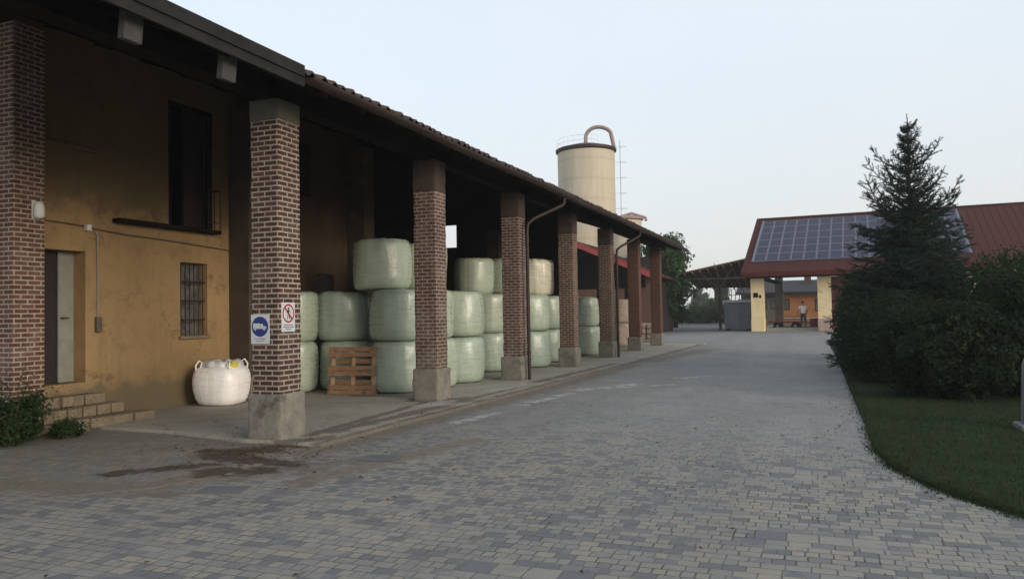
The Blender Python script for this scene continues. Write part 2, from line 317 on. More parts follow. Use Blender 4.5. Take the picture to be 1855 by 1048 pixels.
def mk_slab():
    M = Mat('porch_concrete'); o = M.obj(); xyz = M.n('ShaderNodeSeparateXYZ', {'Vector': o}); x, y = (xyz, 0), (xyz, 1)
    c = M.ramp(M.noise(.8, o, 8, .65), [(.3, (.27, .245, .2)), (.55, (.35, .325, .27)), (.75, (.42, .39, .33))])
    c = M.mix(.3, c, M.ramp(M.noise(30, o, 4, .7), [(.3, (.1, .095, .08)), (.7, (.36, .34, .3))]))
    n1 = M.math('MULTIPLY', M.math('SUBTRACT', M.noise(2.4, o, 6, .65), .5), 1.7)
    d = seg_mask(M, x, y, [(-6.5, 9.4, -6.2, 13.5, .3), (-6.3, 13.5, -6.1, 18, .16), (-6.95, 8.2, -6.2, 8.9, .35), (-10.6, 12, -11.2, 14, .3), (-6.2, 17.5, -5.9, 24, .3), (-7.2, 13.2, -6.4, 13.9, .3), (-8.9, 13.7, -7.6, 14.1, .25), (-6.0, 8.5, -5.05, 38, .3), (-6.6, 9, -6.9, 13.2, .2)], n1)
    c = M.mix(M.math('MULTIPLY', d, .7), c, (.085, .065, .045))
    p = seg_mask(M, x, y, [(-6.5, 15.2, -6.1, 17, .35), (-6.7, 12.6, -6.1, 13, .4)], n1)
    c = M.mix(M.math('MULTIPLY', p, .5), c, (.42, .41, .38))
    crack = M.n('ShaderNodeTexVoronoi', {'Vector': M.n('ShaderNodeVectorMath', {0: o, 1: M.noise(3, o, 4)}, operation='ADD'), 'Scale': .7}, feature='DISTANCE_TO_EDGE')
    cr = M.ramp(crack, [(0., 1.), (.012, 0.)])
    c = M.mix(M.math('MULTIPLY', cr, .6), c, (.06, .05, .04))
    M.set(Base_Color=c, Roughness=.88, Specular_IOR_Level=.3)
    M.bump(M.math('SUBTRACT', M.noise(12, o, 6, .7), M.math('MULTIPLY', cr, .6)), .4, .01); return M.m
MT['slab'] = mk_slab()

# ------------------------------------------------------------------ mesh helper
class MB:
    def __init__(s): s.v = []; s.f = []
    def box(s, x0, x1, y0, y1, z0, z1, M=None):
        b = len(s.v); P = [Vector((x, y, z)) for z in (z0, z1) for y in (y0, y1) for x in (x0, x1)]
        s.v += [tuple(M @ p) if M else tuple(p) for p in P]
        s.f += [tuple(b + i for i in q) for q in ((0, 2, 3, 1), (4, 5, 7, 6), (0, 1, 5, 4), (2, 6, 7, 3), (0, 4, 6, 2), (1, 3, 7, 5))]
        return s
    def bar(s, p, q, w, h):
        """box-section bar from p to q, w across, h upright"""
        p, q = Vector(p), Vector(q); d = (q - p); L = d.length; d.normalize()
        up = Vector((0, 0, 1)) if abs(d.z) < .95 else Vector((1, 0, 0))
        sx = d.cross(up).normalized(); uz = sx.cross(d)
        M = Matrix.Translation(p) @ Matrix((sx, d, uz)).transposed().to_4x4()
        return s.box(-w / 2, w / 2, 0, L, -h / 2, h / 2, M)
    def tube(s, pts, r, n=8, cap=True):
        pts = [Vector(p) for p in pts]; b = len(s.v); prev = None
        rr = r if isinstance(r, (list, tuple)) else [r] * len(pts)
        for i, p in enumerate(pts):
            d = (pts[min(i + 1, len(pts) - 1)] - pts[max(i - 1, 0)]).normalized()
            a = Vector((0, 0, 1)) if abs(d.z) < .9 else Vector((1, 0, 0))
            if prev is not None: a = prev
            u = d.cross(a).normalized(); w = u.cross(d).normalized(); prev = w
            for k in range(n):
                t = 2 * math.pi * k / n; s.v.append(tuple(p + (u * math.cos(t) + w * math.sin(t)) * rr[i]))
        for i in range(len(pts) - 1):
            for k in range(n):
                a = b + i * n + k; c = b + i * n + (k + 1) % n; s.f.append((a, c, c + n, a + n))
        if cap:
            s.f.append(tuple(b + k for k in range(n))[::-1]); e = b + (len(pts) - 1) * n; s.f.append(tuple(e + k for k in range(n)))
        return s
    def lathe(s, prof, c=(0, 0, 0), n=32, cap=True, fn=None):
        b = len(s.v)
        for r, z in prof:
            for k in range(n):
                t = 2 * math.pi * k / n; p = Vector((r * math.cos(t), r * math.sin(t), z))
                if fn: p = fn(p, t)
                s.v.append(tuple(p + Vector(c)))
        for i in range(len(prof) - 1):
            for k in range(n):
                a = b + i * n + k; q = b + i * n + (k + 1) % n; s.f.append((a, q, q + n, a + n))
        if cap:
            s.f.append(tuple(b + k for k in range(n))[::-1]); e = b + (len(prof) - 1) * n; s.f.append(tuple(e + k for k in range(n)))
        return s
    def quad(s, *p):
        b = len(s.v); s.v += [tuple(q) for q in p]; s.f.append(tuple(range(b, b + len(p)))); return s
    def prism(s, poly, z0, z1, M=None):
        b = len(s.v); n = len(poly)
        for z in (z0, z1):
            for x, y in poly:
                p = Vector((x, y, z)); s.v.append(tuple(M @ p) if M else tuple(p))
        s.f.append(tuple(b + i for i in range(n))[::-1]); s.f.append(tuple(b + n + i for i in range(n)))
        for i in range(n):
            j = (i + 1) % n; s.f.append((b + i, b + j, b + n + j, b + n + i))
        return s
    def build(s, name, mat, parent=None, loc=(0, 0, 0), smooth=False, bevel=0, rot=None, seg=2, auto=None):
        me = bpy.data.meshes.new(name); me.from_pydata(s.v, [], s.f); me.update()
        uvl = me.uv_layers.new(name='UVMap'); vs = me.vertices
        for p in me.polygons:
            n = p.normal; ax = 2 if abs(n.z) > .75 else (0 if abs(n.x) > abs(n.y) else 1)
            for li in p.loop_indices:
                c = vs[me.loops[li].vertex_index].co
                uvl.data[li].uv = (c.x, c.y) if ax == 2 else (c.x + c.y, c.z)
        if smooth: me.shade_smooth()
        me.materials.append(MT[mat] if isinstance(mat, str) else mat)
        o = bpy.data.objects.new(name, me); COL.objects.link(o); o.location = loc
        if rot: o.rotation_euler = rot
        if parent: o.parent = parent
        if bevel:
            m = o.modifiers.new('bevel', 'BEVEL'); m.width = bevel; m.segments = seg; m.limit_method = 'ANGLE'; m.angle_limit = R(50)
        if auto is not None:
            me.shade_smooth(); e = o.modifiers.new('split', 'EDGE_SPLIT'); e.split_angle = R(auto)
        return o

def rough_box(x0, x1, y0, y1, z0, z1, step=.05, amp=.006, chip=.025, seed=0):
    mb = MB(); ext = ((x0, x1), (y0, y1), (z0, z1)); n = [max(2, int(round((b - a) / step))) for a, b in ext]; ids = {}
    def vid(i, j, k):
        if (i, j, k) in ids: return ids[(i, j, k)]
        q = [ext[a][0] + (ext[a][1] - ext[a][0]) * (i, j, k)[a] / n[a] for a in range(3)]
        on = [(-1 if (i, j, k)[a] == 0 else (1 if (i, j, k)[a] == n[a] else 0)) for a in range(3)]
        P = Vector(q) + Vector((seed, seed * 2, 0)); e = sum(1 for o_ in on if o_)
        for a in range(3):
            if on[a] and not (a == 2 and on[2] == -1):
                d = amp * noise.noise(P * 5 + Vector((a * 7, 0, 0)))
                if e >= 2: d -= chip * max(0, noise.noise(P * 6.3) + .15) + .006
                q[a] += on[a] * d
        mb.v.append(tuple(q)); ids[(i, j, k)] = len(mb.v) - 1; return ids[(i, j, k)]
    for a in range(3):
        b, c = (a + 1) % 3, (a + 2) % 3
        for side in (0, n[a]):
            for p in range(n[b]):
                for q in range(n[c]):
                    def ix(u, w): t = [0, 0, 0]; t[a] = side; t[b] = u; t[c] = w; return vid(*t)
                    f = (ix(p, q), ix(p + 1, q), ix(p + 1, q + 1), ix(p, q + 1)); mb.f.append(f if side else f[::-1])
    return mb
def B(x0, x1, y0, y1, z0, z1): return MB().box(x0, x1, y0, y1, z0, z1)
def tag(o, label=None, cat=None, group=None, kind=None):
    if label: o['label'] = label
    if cat: o['category'] = cat
    if group: o['group'] = group
    if kind: o['kind'] = kind
    return o
def struct(o): o['kind'] = 'structure'; return o
def stuff(o, label, cat): return tag(o, label, cat, kind='stuff')
def thing(name, label, cat, loc=(0, 0, 0), rz=0, group=None):
    o = bpy.data.objects.new(name, None); COL.objects.link(o); o.location = loc; o.rotation_euler = (0, 0, rz); o.empty_display_size = .2
    return tag(o, label, cat, group)
def kids(o): return [c for c in bpy.data.objects if c.parent == o]
def copy_tree(o, parent=None):
    c = o.copy(); COL.objects.link(c); c.parent = parent
    for ch in kids(o): copy_tree(ch, c)
    return c

def wall(mb, u0, u1, z0, z1, holes, t, f):
    """wall sheet with thickness t and rectangular holes (a0,a1,b0,b1); f(u, z, d) gives a point, d = depth into the wall"""
    us = sorted({u0, u1, *[h[i] for h in holes for i in (0, 1)]}); zs = sorted({z0, z1, *[h[i] for h in holes for i in (2, 3)]})
    inh = lambda a, b: any(h[0] < a < h[1] and h[2] < b < h[3] for h in holes)
    for i in range(len(us) - 1):
        for j in range(len(zs) - 1):
            a, b, c, d = us[i], us[i + 1], zs[j], zs[j + 1]
            if inh((a + b) / 2, (c + d) / 2): continue
            mb.quad(f(a, c, 0), f(b, c, 0), f(b, d, 0), f(a, d, 0)); mb.quad(f(b, c, t), f(a, c, t), f(a, d, t), f(b, d, t))
    for (a, b, c, d) in [(u0, u1, z0, z1)] + holes:
        mb.quad(f(a, c, 0), f(a, d, 0), f(a, d, t), f(a, c, t)); mb.quad(f(b, c, t), f(b, d, t), f(b, d, 0), f(b, c, 0))
        mb.quad(f(a, d, 0), f(b, d, 0), f(b, d, t), f(a, d, t)); mb.quad(f(a, c, t), f(b, c, t), f(b, c, 0), f(a, c, 0))
    return mb

# ================================================================== GROUND
def sheet(name, mat, poly, z, th=.05):
    return struct(MB().prism(poly, z - th, z).build(name, mat))
sheet('field_ground', 'field', [(-400, -120), (400, -120), (400, 600), (-400, 600)], -.012)
road_poly = [(-30, -12), (12, -12), (12, 5.4), (4.2, 5.9), (2.6, 6.45), (1.95, 6.85), (1.52, 7.25), (1.2, 7.75), (.93, 8.35), (.72, 9.1), (.62, 10.2), (.64, 12), (.66, 30), (.62, 38), (.6, 44), (20, 44), (20, 61), (-6, 61), (-30, 61)]
# split so that each ring stays simple
sheet('road', 'pavers', road_poly, 0.)
sheet('asphalt_yard', 'asphalt', [(-30, 61), (-5.2, 61), (-5.2, 84), (-30, 84)], .006)
sheet('old_paving', 'old_pavers', [(-11.28, 4.3), (-8.7, 4.9), (-6.9, 5.35), (-6.25, 6.0), (-5.95, 6.9), (-5.98, 8.55), (-11.28, 8.85)], .005)
slab_poly = [(-20.2, 9.1), (-11.0, 8.98), (-8.86, 8.86), (-7.3, 8.5), (-6.02, 8.5)]
slab_poly += [(-6.02 + (y - 8.5) * .034 + random.uniform(-.02, .02), y) for y in (9.5, 10.6, 12, 13.5, 15, 17, 19, 22, 25, 28, 31, 34, 36.5, 38.8)] + [(-20.2, 38.8)]
sl = MB().prism(slab_poly, -.03, .05).build('porch_floor', 'slab', bevel=.012); struct(sl)
struct(MB().prism([(-4.2, 61.0), (22, 59.6), (22, 82), (-4.2, 82)], -.02, .03).build('barn_floor', 'slab'))
lawn_edge = [(4.2, 5.9), (2.6, 6.45), (1.95, 6.85), (1.52, 7.25), (1.2, 7.75), (.93, 8.35), (.72, 9.1), (.62, 10.2), (.64, 12), (.66, 20), (.66, 30), (.62, 38), (.6, 43.5)]
struct(MB().prism([(12, 5.6)] + lawn_edge + [(14, 43.5), (14, 5.6)], -.03, .03).build('lawn', 'lawn'))

def pip(x, y, poly):
    c = False; n = len(poly)
    for i in range(n):
        x1, y1 = poly[i]; x2, y2 = poly[i - 1]
        if (y1 > y) != (y2 > y) and x < (x2 - x1) * (y - y1) / (y2 - y1) + x1: c = not c
    return c
def grass():
    mb = MB(); rnd = random.Random(3); poly = [(12, 5.6)] + lawn_edge + [(14, 43.5), (14, 5.6)]
    n = 0
    while n < 56000:
        if n % 9:
            y = 5.6 + 11 * rnd.random() ** 1.3; x = .5 + 5.2 * rnd.random()
        else:
            k = rnd.randrange(len(lawn_edge) - 4); t = rnd.random(); a, b = lawn_edge[k], lawn_edge[k + 1]
            g = .05 + .09 * max(0, noise.noise((a[0] * 3 + t * 4, a[1] * 3, k))); x = a[0] + (b[0] - a[0]) * t + rnd.gauss(.03, g); y = a[1] + (b[1] - a[1]) * t + rnd.gauss(0, g)
        inside = pip(x, y, poly)
        if not inside and not (n % 9 == 0): continue
        n += 1
        h = rnd.uniform(.02, .05) * (1.0 + .5 * noise.noise((x * 1.5, y * 1.5, 0))); w = rnd.uniform(.003, .007); a = rnd.uniform(0, 6.28)
        dx, dy = math.cos(a) * w, math.sin(a) * w; lx, ly = rnd.gauss(0, .018), rnd.gauss(0, .018)
        z0 = .028 if inside else .0
        mb.quad((x - dx, y - dy, z0), (x + dx, y + dy, z0), (x + lx, y + ly, z0 + h))
    o = mb.build('grass', 'grass_blade'); stuff(o, 'short green lawn grass spreading over the kerb edge', 'grass')
grass()

# ================================================================== SILAGE BARN (left)
barn = thing('porticoed_barn', 'long ochre farm barn with brick pillar portico and dark tiled eave', 'barn', (-11.3, 7.8, 0))
BO = Vector((-11.3, 7.8, 0))
def bp(mb, name, mat, parent=None, **k):
    """part built in world numbers, stored relative to the barn's base"""
    off = BO
    mb.v = [(x - off.x, y - off.y, z) for x, y, z in mb.v]
    return mb.build(name, mat, parent or barn, **k)
PX = -6.75; PW = .48
pys = [8.62, 13.3, 17.85, 22.45, 27.15, 31.85, 36.65]
for i, y in enumerate(pys):
    top = 4.7; mat = 'brick_near' if i == 0 else ('brick_mid' if i < 3 else ('brick_old' if i < 5 else 'brick_red'))
    rnd = random.Random(i)
    ph = .66 if i < 2 else .62
    p = bp(rough_box(PX - PW, PX, y, y + PW, ph - .01, 4.42 if i == 0 else (4.1 if i < 5 else 4.5), .035 if i < 2 else .07, .003, .014, i * 1.7), 'brick_pillar', mat, auto=35)
    pl = rough_box(PX - PW - .045, PX + .04, y - .045, y + PW + .045, .03 if i else -.01, ph, .04, .008, .035, i * 3.1)
    bp(pl, 'plinth', 'concrete', p, auto=35)
    bp(rough_box(PX - PW - .006, PX + .006, y - .006, y + PW + .006, 4.42 if i == 0 else (4.1 if i < 5 else 4.5), 4.705, .05, .004, .015, i), 'capital', 'cap' if i == 0 else 'cap_dark', p, auto=35)
# long beam on the pillars, soffit and rafters, roof
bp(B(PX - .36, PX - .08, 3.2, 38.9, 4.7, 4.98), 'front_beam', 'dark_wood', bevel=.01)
SL = .335
EX, EZ = -5.93, 4.82            # eave top edge
XR = -16.0
RX = XR; RZ = EZ + (EX - RX) * SL
def roof_tiles():
    mb = MB(); P = .23; n = int(35.6 / P); seg = 7
    ys = []
    for i in range(n):
        for k in range(seg): ys.append((3.4 + P * (i + k / seg), k / seg, i))
    def hh(f): return .045 * max(0, math.sin(math.pi * min(1, f / .62))) if f < .62 else -.018 * math.sin(math.pi * (f - .62) / .38)
    rows = [(EX, 0)] + [(EX - .38 * j, j) for j in range(1, 28)]
    jit = [[random.gauss(0, .012) for _ in range(n + 1)] for _ in rows]; ex = [random.gauss(0, .018) for _ in range(n + 1)]
    for j, (x, _) in enumerate(rows):
        for (y, f, i) in ys:
            mb.v.append((x + (ex[i] if j == 0 else 0), y, EZ + (EX - x) * SL + hh(f) + jit[j][i] * .6))
    W = len(ys)
    for j in range(len(rows) - 1):
        for k in range(W - 1): a = j * W + k; mb.f.append((a, a + 1, a + 1 + W, a + W))
    b = len(mb.v)                       # turned down edge of every tile course at the eave
    for (y, f, i) in ys: mb.v.append((EX + ex[i] + .004, y, EZ + hh(f) - .03))
    for k in range(W - 1): mb.f.append((k, b + k, b + k + 1, k + 1))
    # rear slope and top deck under the tiles
    x1, z1 = rows[-1][0], EZ + (EX - rows[-1][0]) * SL
    mb.quad((x1, 3.4, z1 + .03), (x1, 39, z1 + .03), (-21.4, 39, z1 + .03 - (x1 + 21.4) * SL), (-21.4, 3.4, z1 + .03 - (x1 + 21.4) * SL))
    return mb
bp(roof_tiles(), 'tiled_roof', 'tile', smooth=True)
dk = MB(); rz = lambda x: EZ - .07 + (EX - x) * SL
for (xa, xb) in ((-6.0, XR),):
    dk.quad((xa, 3.45, rz(xa)), (xa, 38.95, rz(xa)), (xb, 38.95, rz(xb)), (xb, 3.45, rz(xb))); dk.quad((xa, 3.45, rz(xa) - .04), (xb, 3.45, rz(xb) - .04), (xb, 38.95, rz(xb) - .04), (xa, 38.95, rz(xa) - .04))
    dk.quad((xa, 3.45, rz(xa)), (xb, 3.45, rz(xb)), (xb, 3.45, rz(xb) - .04), (xa, 3.45, rz(xa) - .04)); dk.quad((xa, 38.95, rz(xa)), (xa, 38.95, rz(xa) - .04), (xb, 38.95, rz(xb) - .04), (xb, 38.95, rz(xb)))
    dk.quad((xa, 3.45, rz(xa)), (xa, 3.45, rz(xa) - .04), (xa, 38.95, rz(xa) - .04), (xa, 38.95, rz(xa)))
xb = XR; dk.quad((xb, 3.45, rz(xb)), (xb, 38.95, rz(xb)), (-21.3, 38.95, rz(xb) - (xb + 21.3) * SL), (-21.3, 3.45, rz(xb) - (xb + 21.3) * SL))
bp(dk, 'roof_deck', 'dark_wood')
for i in range(38):
    y = 4.0 + i * .94
    bp(MB().bar((-6.02, y, rz(-6.02) - .1), (-15.9, y, rz(-15.9) - .1), .09, .12), 'rafter', 'dark_wood')
# plain board eave near the camera, then half-round gutter
bp(B(-5.93, -5.885, 3.4, 8.05, 4.585, 4.80), 'fascia_board', 'fascia', bevel=.004)
bp(B(-5.895, -5.86, 3.4, 8.02, 4.70, 4.845), 'fascia_strip', 'fascia', bevel=.004)
def gutter():
    mb = MB(); cx, cz = -5.84, 4.70; r = .085; ks = 9; y0, y1 = 8.06, 38.95
    n = 30
    for j in range(n + 1):
        y = y0 + (y1 - y0) * j / n; dz = .012 * math.sin(j * .9) 
        for rr in (r, r - .008):
            for k in range(ks): t = math.pi + math.pi * k / (ks - 1); mb.v.append((cx + rr * math.cos(t), y, cz + dz + rr * math.sin(t)))
    W = 2 * ks
    for j in range(n):
        for k in range(ks - 1):
            a = j * W + k; mb.f.append((a, a + W, a + W + 1, a + 1)); a += ks; mb.f.append((a, a + 1, a + W + 1, a + W))
        for k in (0, ks - 1): a = j * W + k; mb.f.append((a, a + ks, a + ks + W, a + W))
    for j in (0, n):
        mb.f.append(tuple(j * W + k for k in range(ks)))
    return mb
g = bp(gutter(), 'gutter', 'gutter')
for i in range(26):
    y = 8.6 + i * 1.2
    bp(MB().tube([(-5.935, y, 4.70), (-5.90, y, 4.63), (-5.84, y, 4.607), (-5.78, y, 4.63), (-5.748, y, 4.71)], .008, 5), 'gutter_bracket', 'gutter', g)
def downpipe(ya, yb):
    mb = MB(); mb.tube([(-5.86, yb, 4.63), (-5.87, yb, 4.5), (-5.92, yb - .03, 4.42), (-6.45, ya + .12, 4.05), (-6.58, ya + .02, 3.92), (-6.6, ya, 3.75), (-6.6, ya, .05)], .045, 10)
    for z in (3.2, 1.8, .7): mb.tube([(-6.6, ya, z), (-6.6, ya, z + .04)], .054, 10)
    mb.tube([(-6.6, ya, 3.45), (-6.6, ya, 3.55)], .053, 10)
    bp(mb, 'downpipe', 'gutter', auto=40)
downpipe(18.02, 18.83); downpipe(27.4, 28.1)
for y, dz in ((5.46, 0), (6.78, -.02)):
    bp(MB().bar((-6.06, y + .13, 4.54 + dz), (-6.15, y + .13, 4.55 + dz), .22, .3), 'beam_end', 'grey_beam', bevel=.01)
# walls
WX = -11.3
fw = lambda u, z, d: (WX - d, u, z)
door_h = (8.52, 9.41, .68, 2.85); win_h = (11.48, 12.19, 1.37, 2.79); up_h = (11.2, 12.34, 3.42, 5.86); up2 = (14.9, 15.64, 4.6, 5.85); low2 = (15.9, 16.6, 2.2, 2.75)
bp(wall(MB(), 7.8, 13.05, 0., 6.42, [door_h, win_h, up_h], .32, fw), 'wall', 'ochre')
w2_ = bp(wall(MB(), 13.052, 17.7, 0., 6.42, [up2, low2], .32, fw), 'wall', 'shade_brown_wall'); w2_['label'] = 'wall behind the bales with portico shade painted in as dark brown'
for y, m in ((7.78, 'brick_p0'), (12.8, 'brown_plaster'), (17.2, 'brown_plaster')):
    q = bp(B(-11.29, -10.78, y, y + .5, .2 if y < 8 else .5, 6.1), 'pilaster', m, bevel=.006, seg=1)
    q['label'] = 'brick pilaster against the ochre wall' if y < 8 else 'dark brown plastered pilaster'
    f = MB().box(-11.28, -10.72, y - .04, y + .54, 0, .2 if y < 8 else .5)
    if y < 8:
        for k in range(7): a = .3 + .1 * random.random(); f.box(-10.74 - a * .2, -10.74 + .12 + .04 * random.random(), y - .03 + (k % 3) * .19, y + .14 + (k % 3) * .19, .02 + (k // 3) * .15, .16 + (k // 3) * .15)
    bp(f, 'stone_foot', 'stone', q, bevel=.02)
for y in (26.4,):
    bp(B(-11.29, -10.81, y, y + .48, .05, 4.78), 'inner_pillar', 'brown_plaster')
# rear, near gable and far gable walls
bp(B(-20.6, -20.3, 7.8, 38.5, 0, 6.55), 'rear_wall', 'interior_shade')
def gable(y0, y1, xa, xb, hole=None):
    def ztop(x): return rz(x) - .05 if x > XR else rz(XR) - .05 - (XR - x) * SL
    xs = sorted({xa, xb, XR} | ({hole[0], hole[1]} if hole else set())); mb = MB()
    for a, b in zip(xs, xs[1:]):
        spans = [(0., None)]
        if hole and a >= hole[0] - 1e-6 and b <= hole[1] + 1e-6: spans = [(0., hole[2]), (hole[3], None)]
        for lo, hi in spans:
            za, zb = (hi, hi) if hi is not None else (ztop(a), ztop(b))
            M = Matrix(((1, 0, 0, 0), (0, 0, -1, y1), (0, 1, 0, 0), (0, 0, 0, 1)))
            mb.prism([(a, lo), (b, lo), (b, zb), (a, za)], 0, y1 - y0, M)
    return mb
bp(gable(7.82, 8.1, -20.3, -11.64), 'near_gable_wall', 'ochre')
bp(gable(17.4, 17.68, -20.3, -11.64), 'cross_wall', 'interior_shade')
bp(gable(38.3, 38.6, -20.3, -11.45, (-19.0, -18.15, 5.35, 6.6)), 'far_gable_wall', 'interior_shade')
# door
d = bp(B(-11.6, -11.56, 9.12, 9.405, .69, 2.84), 'door_leaf', 'cream_paint', bevel=.004)
d['label'] = 'pale grey-green open door leaf'
bp(MB().tube([(-11.55, 9.16, 1.75), (-11.5, 9.16, 1.75), (-11.5, 9.26, 1.75)], .01, 6), 'door_handle', 'iron', d)
d2 = bp(B(-11.62, -11.585, 8.9, 9.1, .69, 2.84), 'door_leaf', 'dark_door', bevel=.004); d2['label'] = 'dark red-brown closed door leaf'
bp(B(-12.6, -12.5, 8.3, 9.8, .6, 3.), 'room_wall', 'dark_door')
bp(B(-12.45, -11.64, 8.3, 9.6, .5, .68), 'threshold', 'stone')
st = MB()
for k, (x1, y0, y1, z1) in enumerate(((-10.98, 8.31, 9.52, .5), (-10.74, 8.36, 9.68, .34), (-10.42, 8.34, 10.02, .19))):
    n = (3, 5, 4)[k]
    for q in range(n):
        a = y0 + (y1 - y0) * q / n; b = y0 + (y1 - y0) * (q + 1) / n
        st.box(-11.26 if k == 0 else x1 - .32, x1 + random.uniform(-.03, .03), a + random.uniform(.004, .02), b - random.uniform(.004, .02), z1 - .155, z1 + random.uniform(-.012, .012))
    st.box(-11.26, x1 - .06, y0 + .03, y1 - .03, .0, z1 - .03)
bp(st, 'doorstep', 'stone', bevel=.018)
# barred window
w = MB(); wx = -11.5
for a, b, c, e in ((11.48, 11.54, 1.37, 2.79), (12.13, 12.19, 1.37, 2.79), (11.54, 12.13, 1.37, 1.43), (11.54, 12.13, 2.73, 2.79), (11.54, 12.13, 1.68, 1.73), (11.815, 11.855, 1.73, 2.73)): w.box(wx - .05, wx, a, b, c, e)
wf = bp(w, 'window', 'grey_wood', bevel=.004)
bp(B(wx - .035, wx - .02, 11.53, 12.14, 1.42, 2.74), 'pane', 'glass', wf)
gr = MB()
for k in range(6): y = 11.55 + k * .115; gr.tube([(-11.36, y, 1.37), (-11.36, y, 2.79)], .009, 6)
for z in (1.68, 2.05, 2.42): gr.box(-11.372, -11.358, 11.48, 12.19, z - .014, z + .014)
bp(gr, 'grille', 'iron', wf)
bp(B(-11.33, -11.24, 11.43, 12.24, 1.31, 1.368), 'window_sill', 'stone', wf, bevel=.01)
bp(B(-11.5, -11.42, 15.9, 16.6, 2.2, 2.75), 'vent_shutter', 'dark_door')
# upper door, ledge beam, rail
ud = bp(B(-11.56, -11.5, 11.78, 12.32, 3.45, 5.84), 'upper_door', 'dark_door', bevel=.005)
uf = MB().box(-11.42, -11.3, 11.2, 11.28, 3.42, 5.86).box(-11.42, -11.3, 12.26, 12.34, 3.42, 5.86).box(-11.42, -11.3, 11.28, 12.26, 5.78, 5.86)
bp(uf, 'frame', 'dark_wood', ud)
bp(B(-11.27, -11.08, 9.92, 12.36, 3.385, 3.46), 'timber_ledge', 'dark_wood', bevel=.01)
rl = MB()
for y in (12.0, 12.16, 12.32): rl.tube([(-11.08, y, 3.47), (-11.08, y, 4.25)], .011, 6)
for z in (3.6, 4.25): rl.tube([(-11.08, 12.0, z), (-11.08, 12.32, z)], .013, 6)
rl.tube([(-11.28, 12.32, 4.25), (-11.08, 12.32, 4.25)], .013, 6)
bp(rl, 'railing', 'iron')
bp(B(-11.31, -11.22, 8.4, 9.6, 4.52, 4.585), 'string_course', 'ochre', bevel=.006)
cb = MB().tube([(-11.27, 8.32, 3.3), (-11.27, 8.9, 3.29), (-11.27, 9.36, 3.27)], .012, 6).tube([(-11.27, 9.47, 3.25), (-11.27, 10.2, 3.2), (-11.27, 11.3, 3.17), (-11.27, 12.78, 3.1)], .012, 6)
bp(cb, 'cable', 'cable')
bp(MB().tube([(-11.275, 9.56, 3.2), (-11.275, 9.62, 3.14), (-11.275, 9.63, 2.4), (-11.275, 9.63, 1.78)], .013, 6), 'conduit', 'cream_paint')
bp(B(-11.3, -11.2, 9.37, 9.46, 3.19, 3.3), 'junction_box', 'white_paint', bevel=.015)
bp(B(-11.3, -11.23, 9.58, 9.68, 1.5, 1.76), 'switch_box', 'cable', bevel=.01)
# wall lantern on the first pilaster
ln = thing('wall_lantern', 'small white bulkhead lantern on the leftmost brick pilaster', 'lamp', (-10.78, 8.12, 3.36))
MB().box(0, .03, -.06, .06, -.14, .14).build('back_plate', 'white_paint', ln, bevel=.008)
MB().lathe([(.05, -.13), (.075, -.1), (.075, .02), (.06, .09), (.02, .12)], (.09, 0, 0), 14).build('lamp_glass', 'white_paint', ln, smooth=True)
MB().tube([(.03, 0, .1), (.06, 0, .13), (.09, 0, .12)], .01, 6).build('arm', 'iron', ln)

# ------------------------------------------------------------------ signs on the first pillar
def disc(mb, c, r, y, n=32, r0=0., ax=0):
    # flat disc or ring facing -Y (ax 0) or +X (ax 1)
    pt = lambda t, rr: (c[0] + rr * math.cos(t), y, c[1] + rr * math.sin(t)) if ax == 0 else (y, c[0] + rr * math.cos(t), c[1] + rr * math.sin(t))
    for k in range(n):
        a, b = 2 * math.pi * k / n, 2 * math.pi * (k + 1) / n
        if r0: mb.quad(pt(a, r0), pt(a, r), pt(b, r), pt(b, r0))
        else: mb.quad(pt(a, 0), pt(a, r), pt(b, r))
    return mb
s1 = thing('mandatory_sign', 'blue round truck symbol on a white plate on the nearest brick pillar', 'sign', (-7.07, 8.62, 1.54))
B(-.155, .155, -.008, 0, -.2, .2).build('plate', 'sign_white', s1, bevel=.003)
disc(MB(), (0, .035), .138, -.0095).build('blue_disc', 'blue_sign', s1)
tr = MB()
def fl(x0, x1, z0, z1): tr.quad((x0, -.011, z0), (x1, -.011, z0), (x1, -.011, z1), (x0, -.011, z1))
fl(-.115, .0, .005, .08); fl(.005, .105, .005, .04); tr.quad((.005, -.011, .04), (.06, -.011, .04), (.045, -.011, .075), (.005, -.011, .075))
for x in (-.08, .07): disc(tr, (x, .0), .018, -.011, 14)
tr.build('truck_symbol', 'sign_white', s1)
tx = MB()
for z, a, b in ((-.135, -.1, .1), (-.165, -.07, .07)):
    x = a
    while x < b:
        l = random.uniform(.012, .03); tx.quad((x, -.0095, z), (min(b, x + l), -.0095, z), (min(b, x + l), -.0095, z + .012), (x, -.0095, z + .012)); x += l + .008
tx.build('caption', 'container', s1)
s2 = thing('prohibition_sign', 'white plate with red crossed ring and pedestrian on the nearest brick pillar', 'sign', (-6.75, 8.8, 1.70))
B(0, .008, -.145, .145, -.2, .2).build('plate', 'sign_white', s2, bevel=.003)
disc(MB(), (0, .05), .128, .0095, 32, .105, 1).build('red_ring', 'sign_red', s2)
mb = MB(); a = Vector((-.08, .13)); b = Vector((.08, -.03)); nn = Vector((.7, .7)) * .012
mb.quad(*[(.0115, p.x, p.y) for p in (a - nn, b - nn, b + nn, a + nn)]); mb.build('red_bar', 'sign_red', s2)
mb = disc(MB(), (.0, .118), .016, .0105, 12, 0, 1)
for poly in ([(-.02, .1), (.02, .1), (.014, .045), (-.014, .045)], [(-.012, .045), (0, .045), (-.022, -.03), (-.036, -.03)], [(0, .045), (.012, .045), (.034, -.03), (.02, -.03)], [(.016, .1), (.024, .09), (.05, .06), (.042, .053)], [(-.016, .1), (-.024, .09), (-.045, .055), (-.037, .05)]):
    mb.quad(*[(.0105, p[0], p[1]) for p in poly])
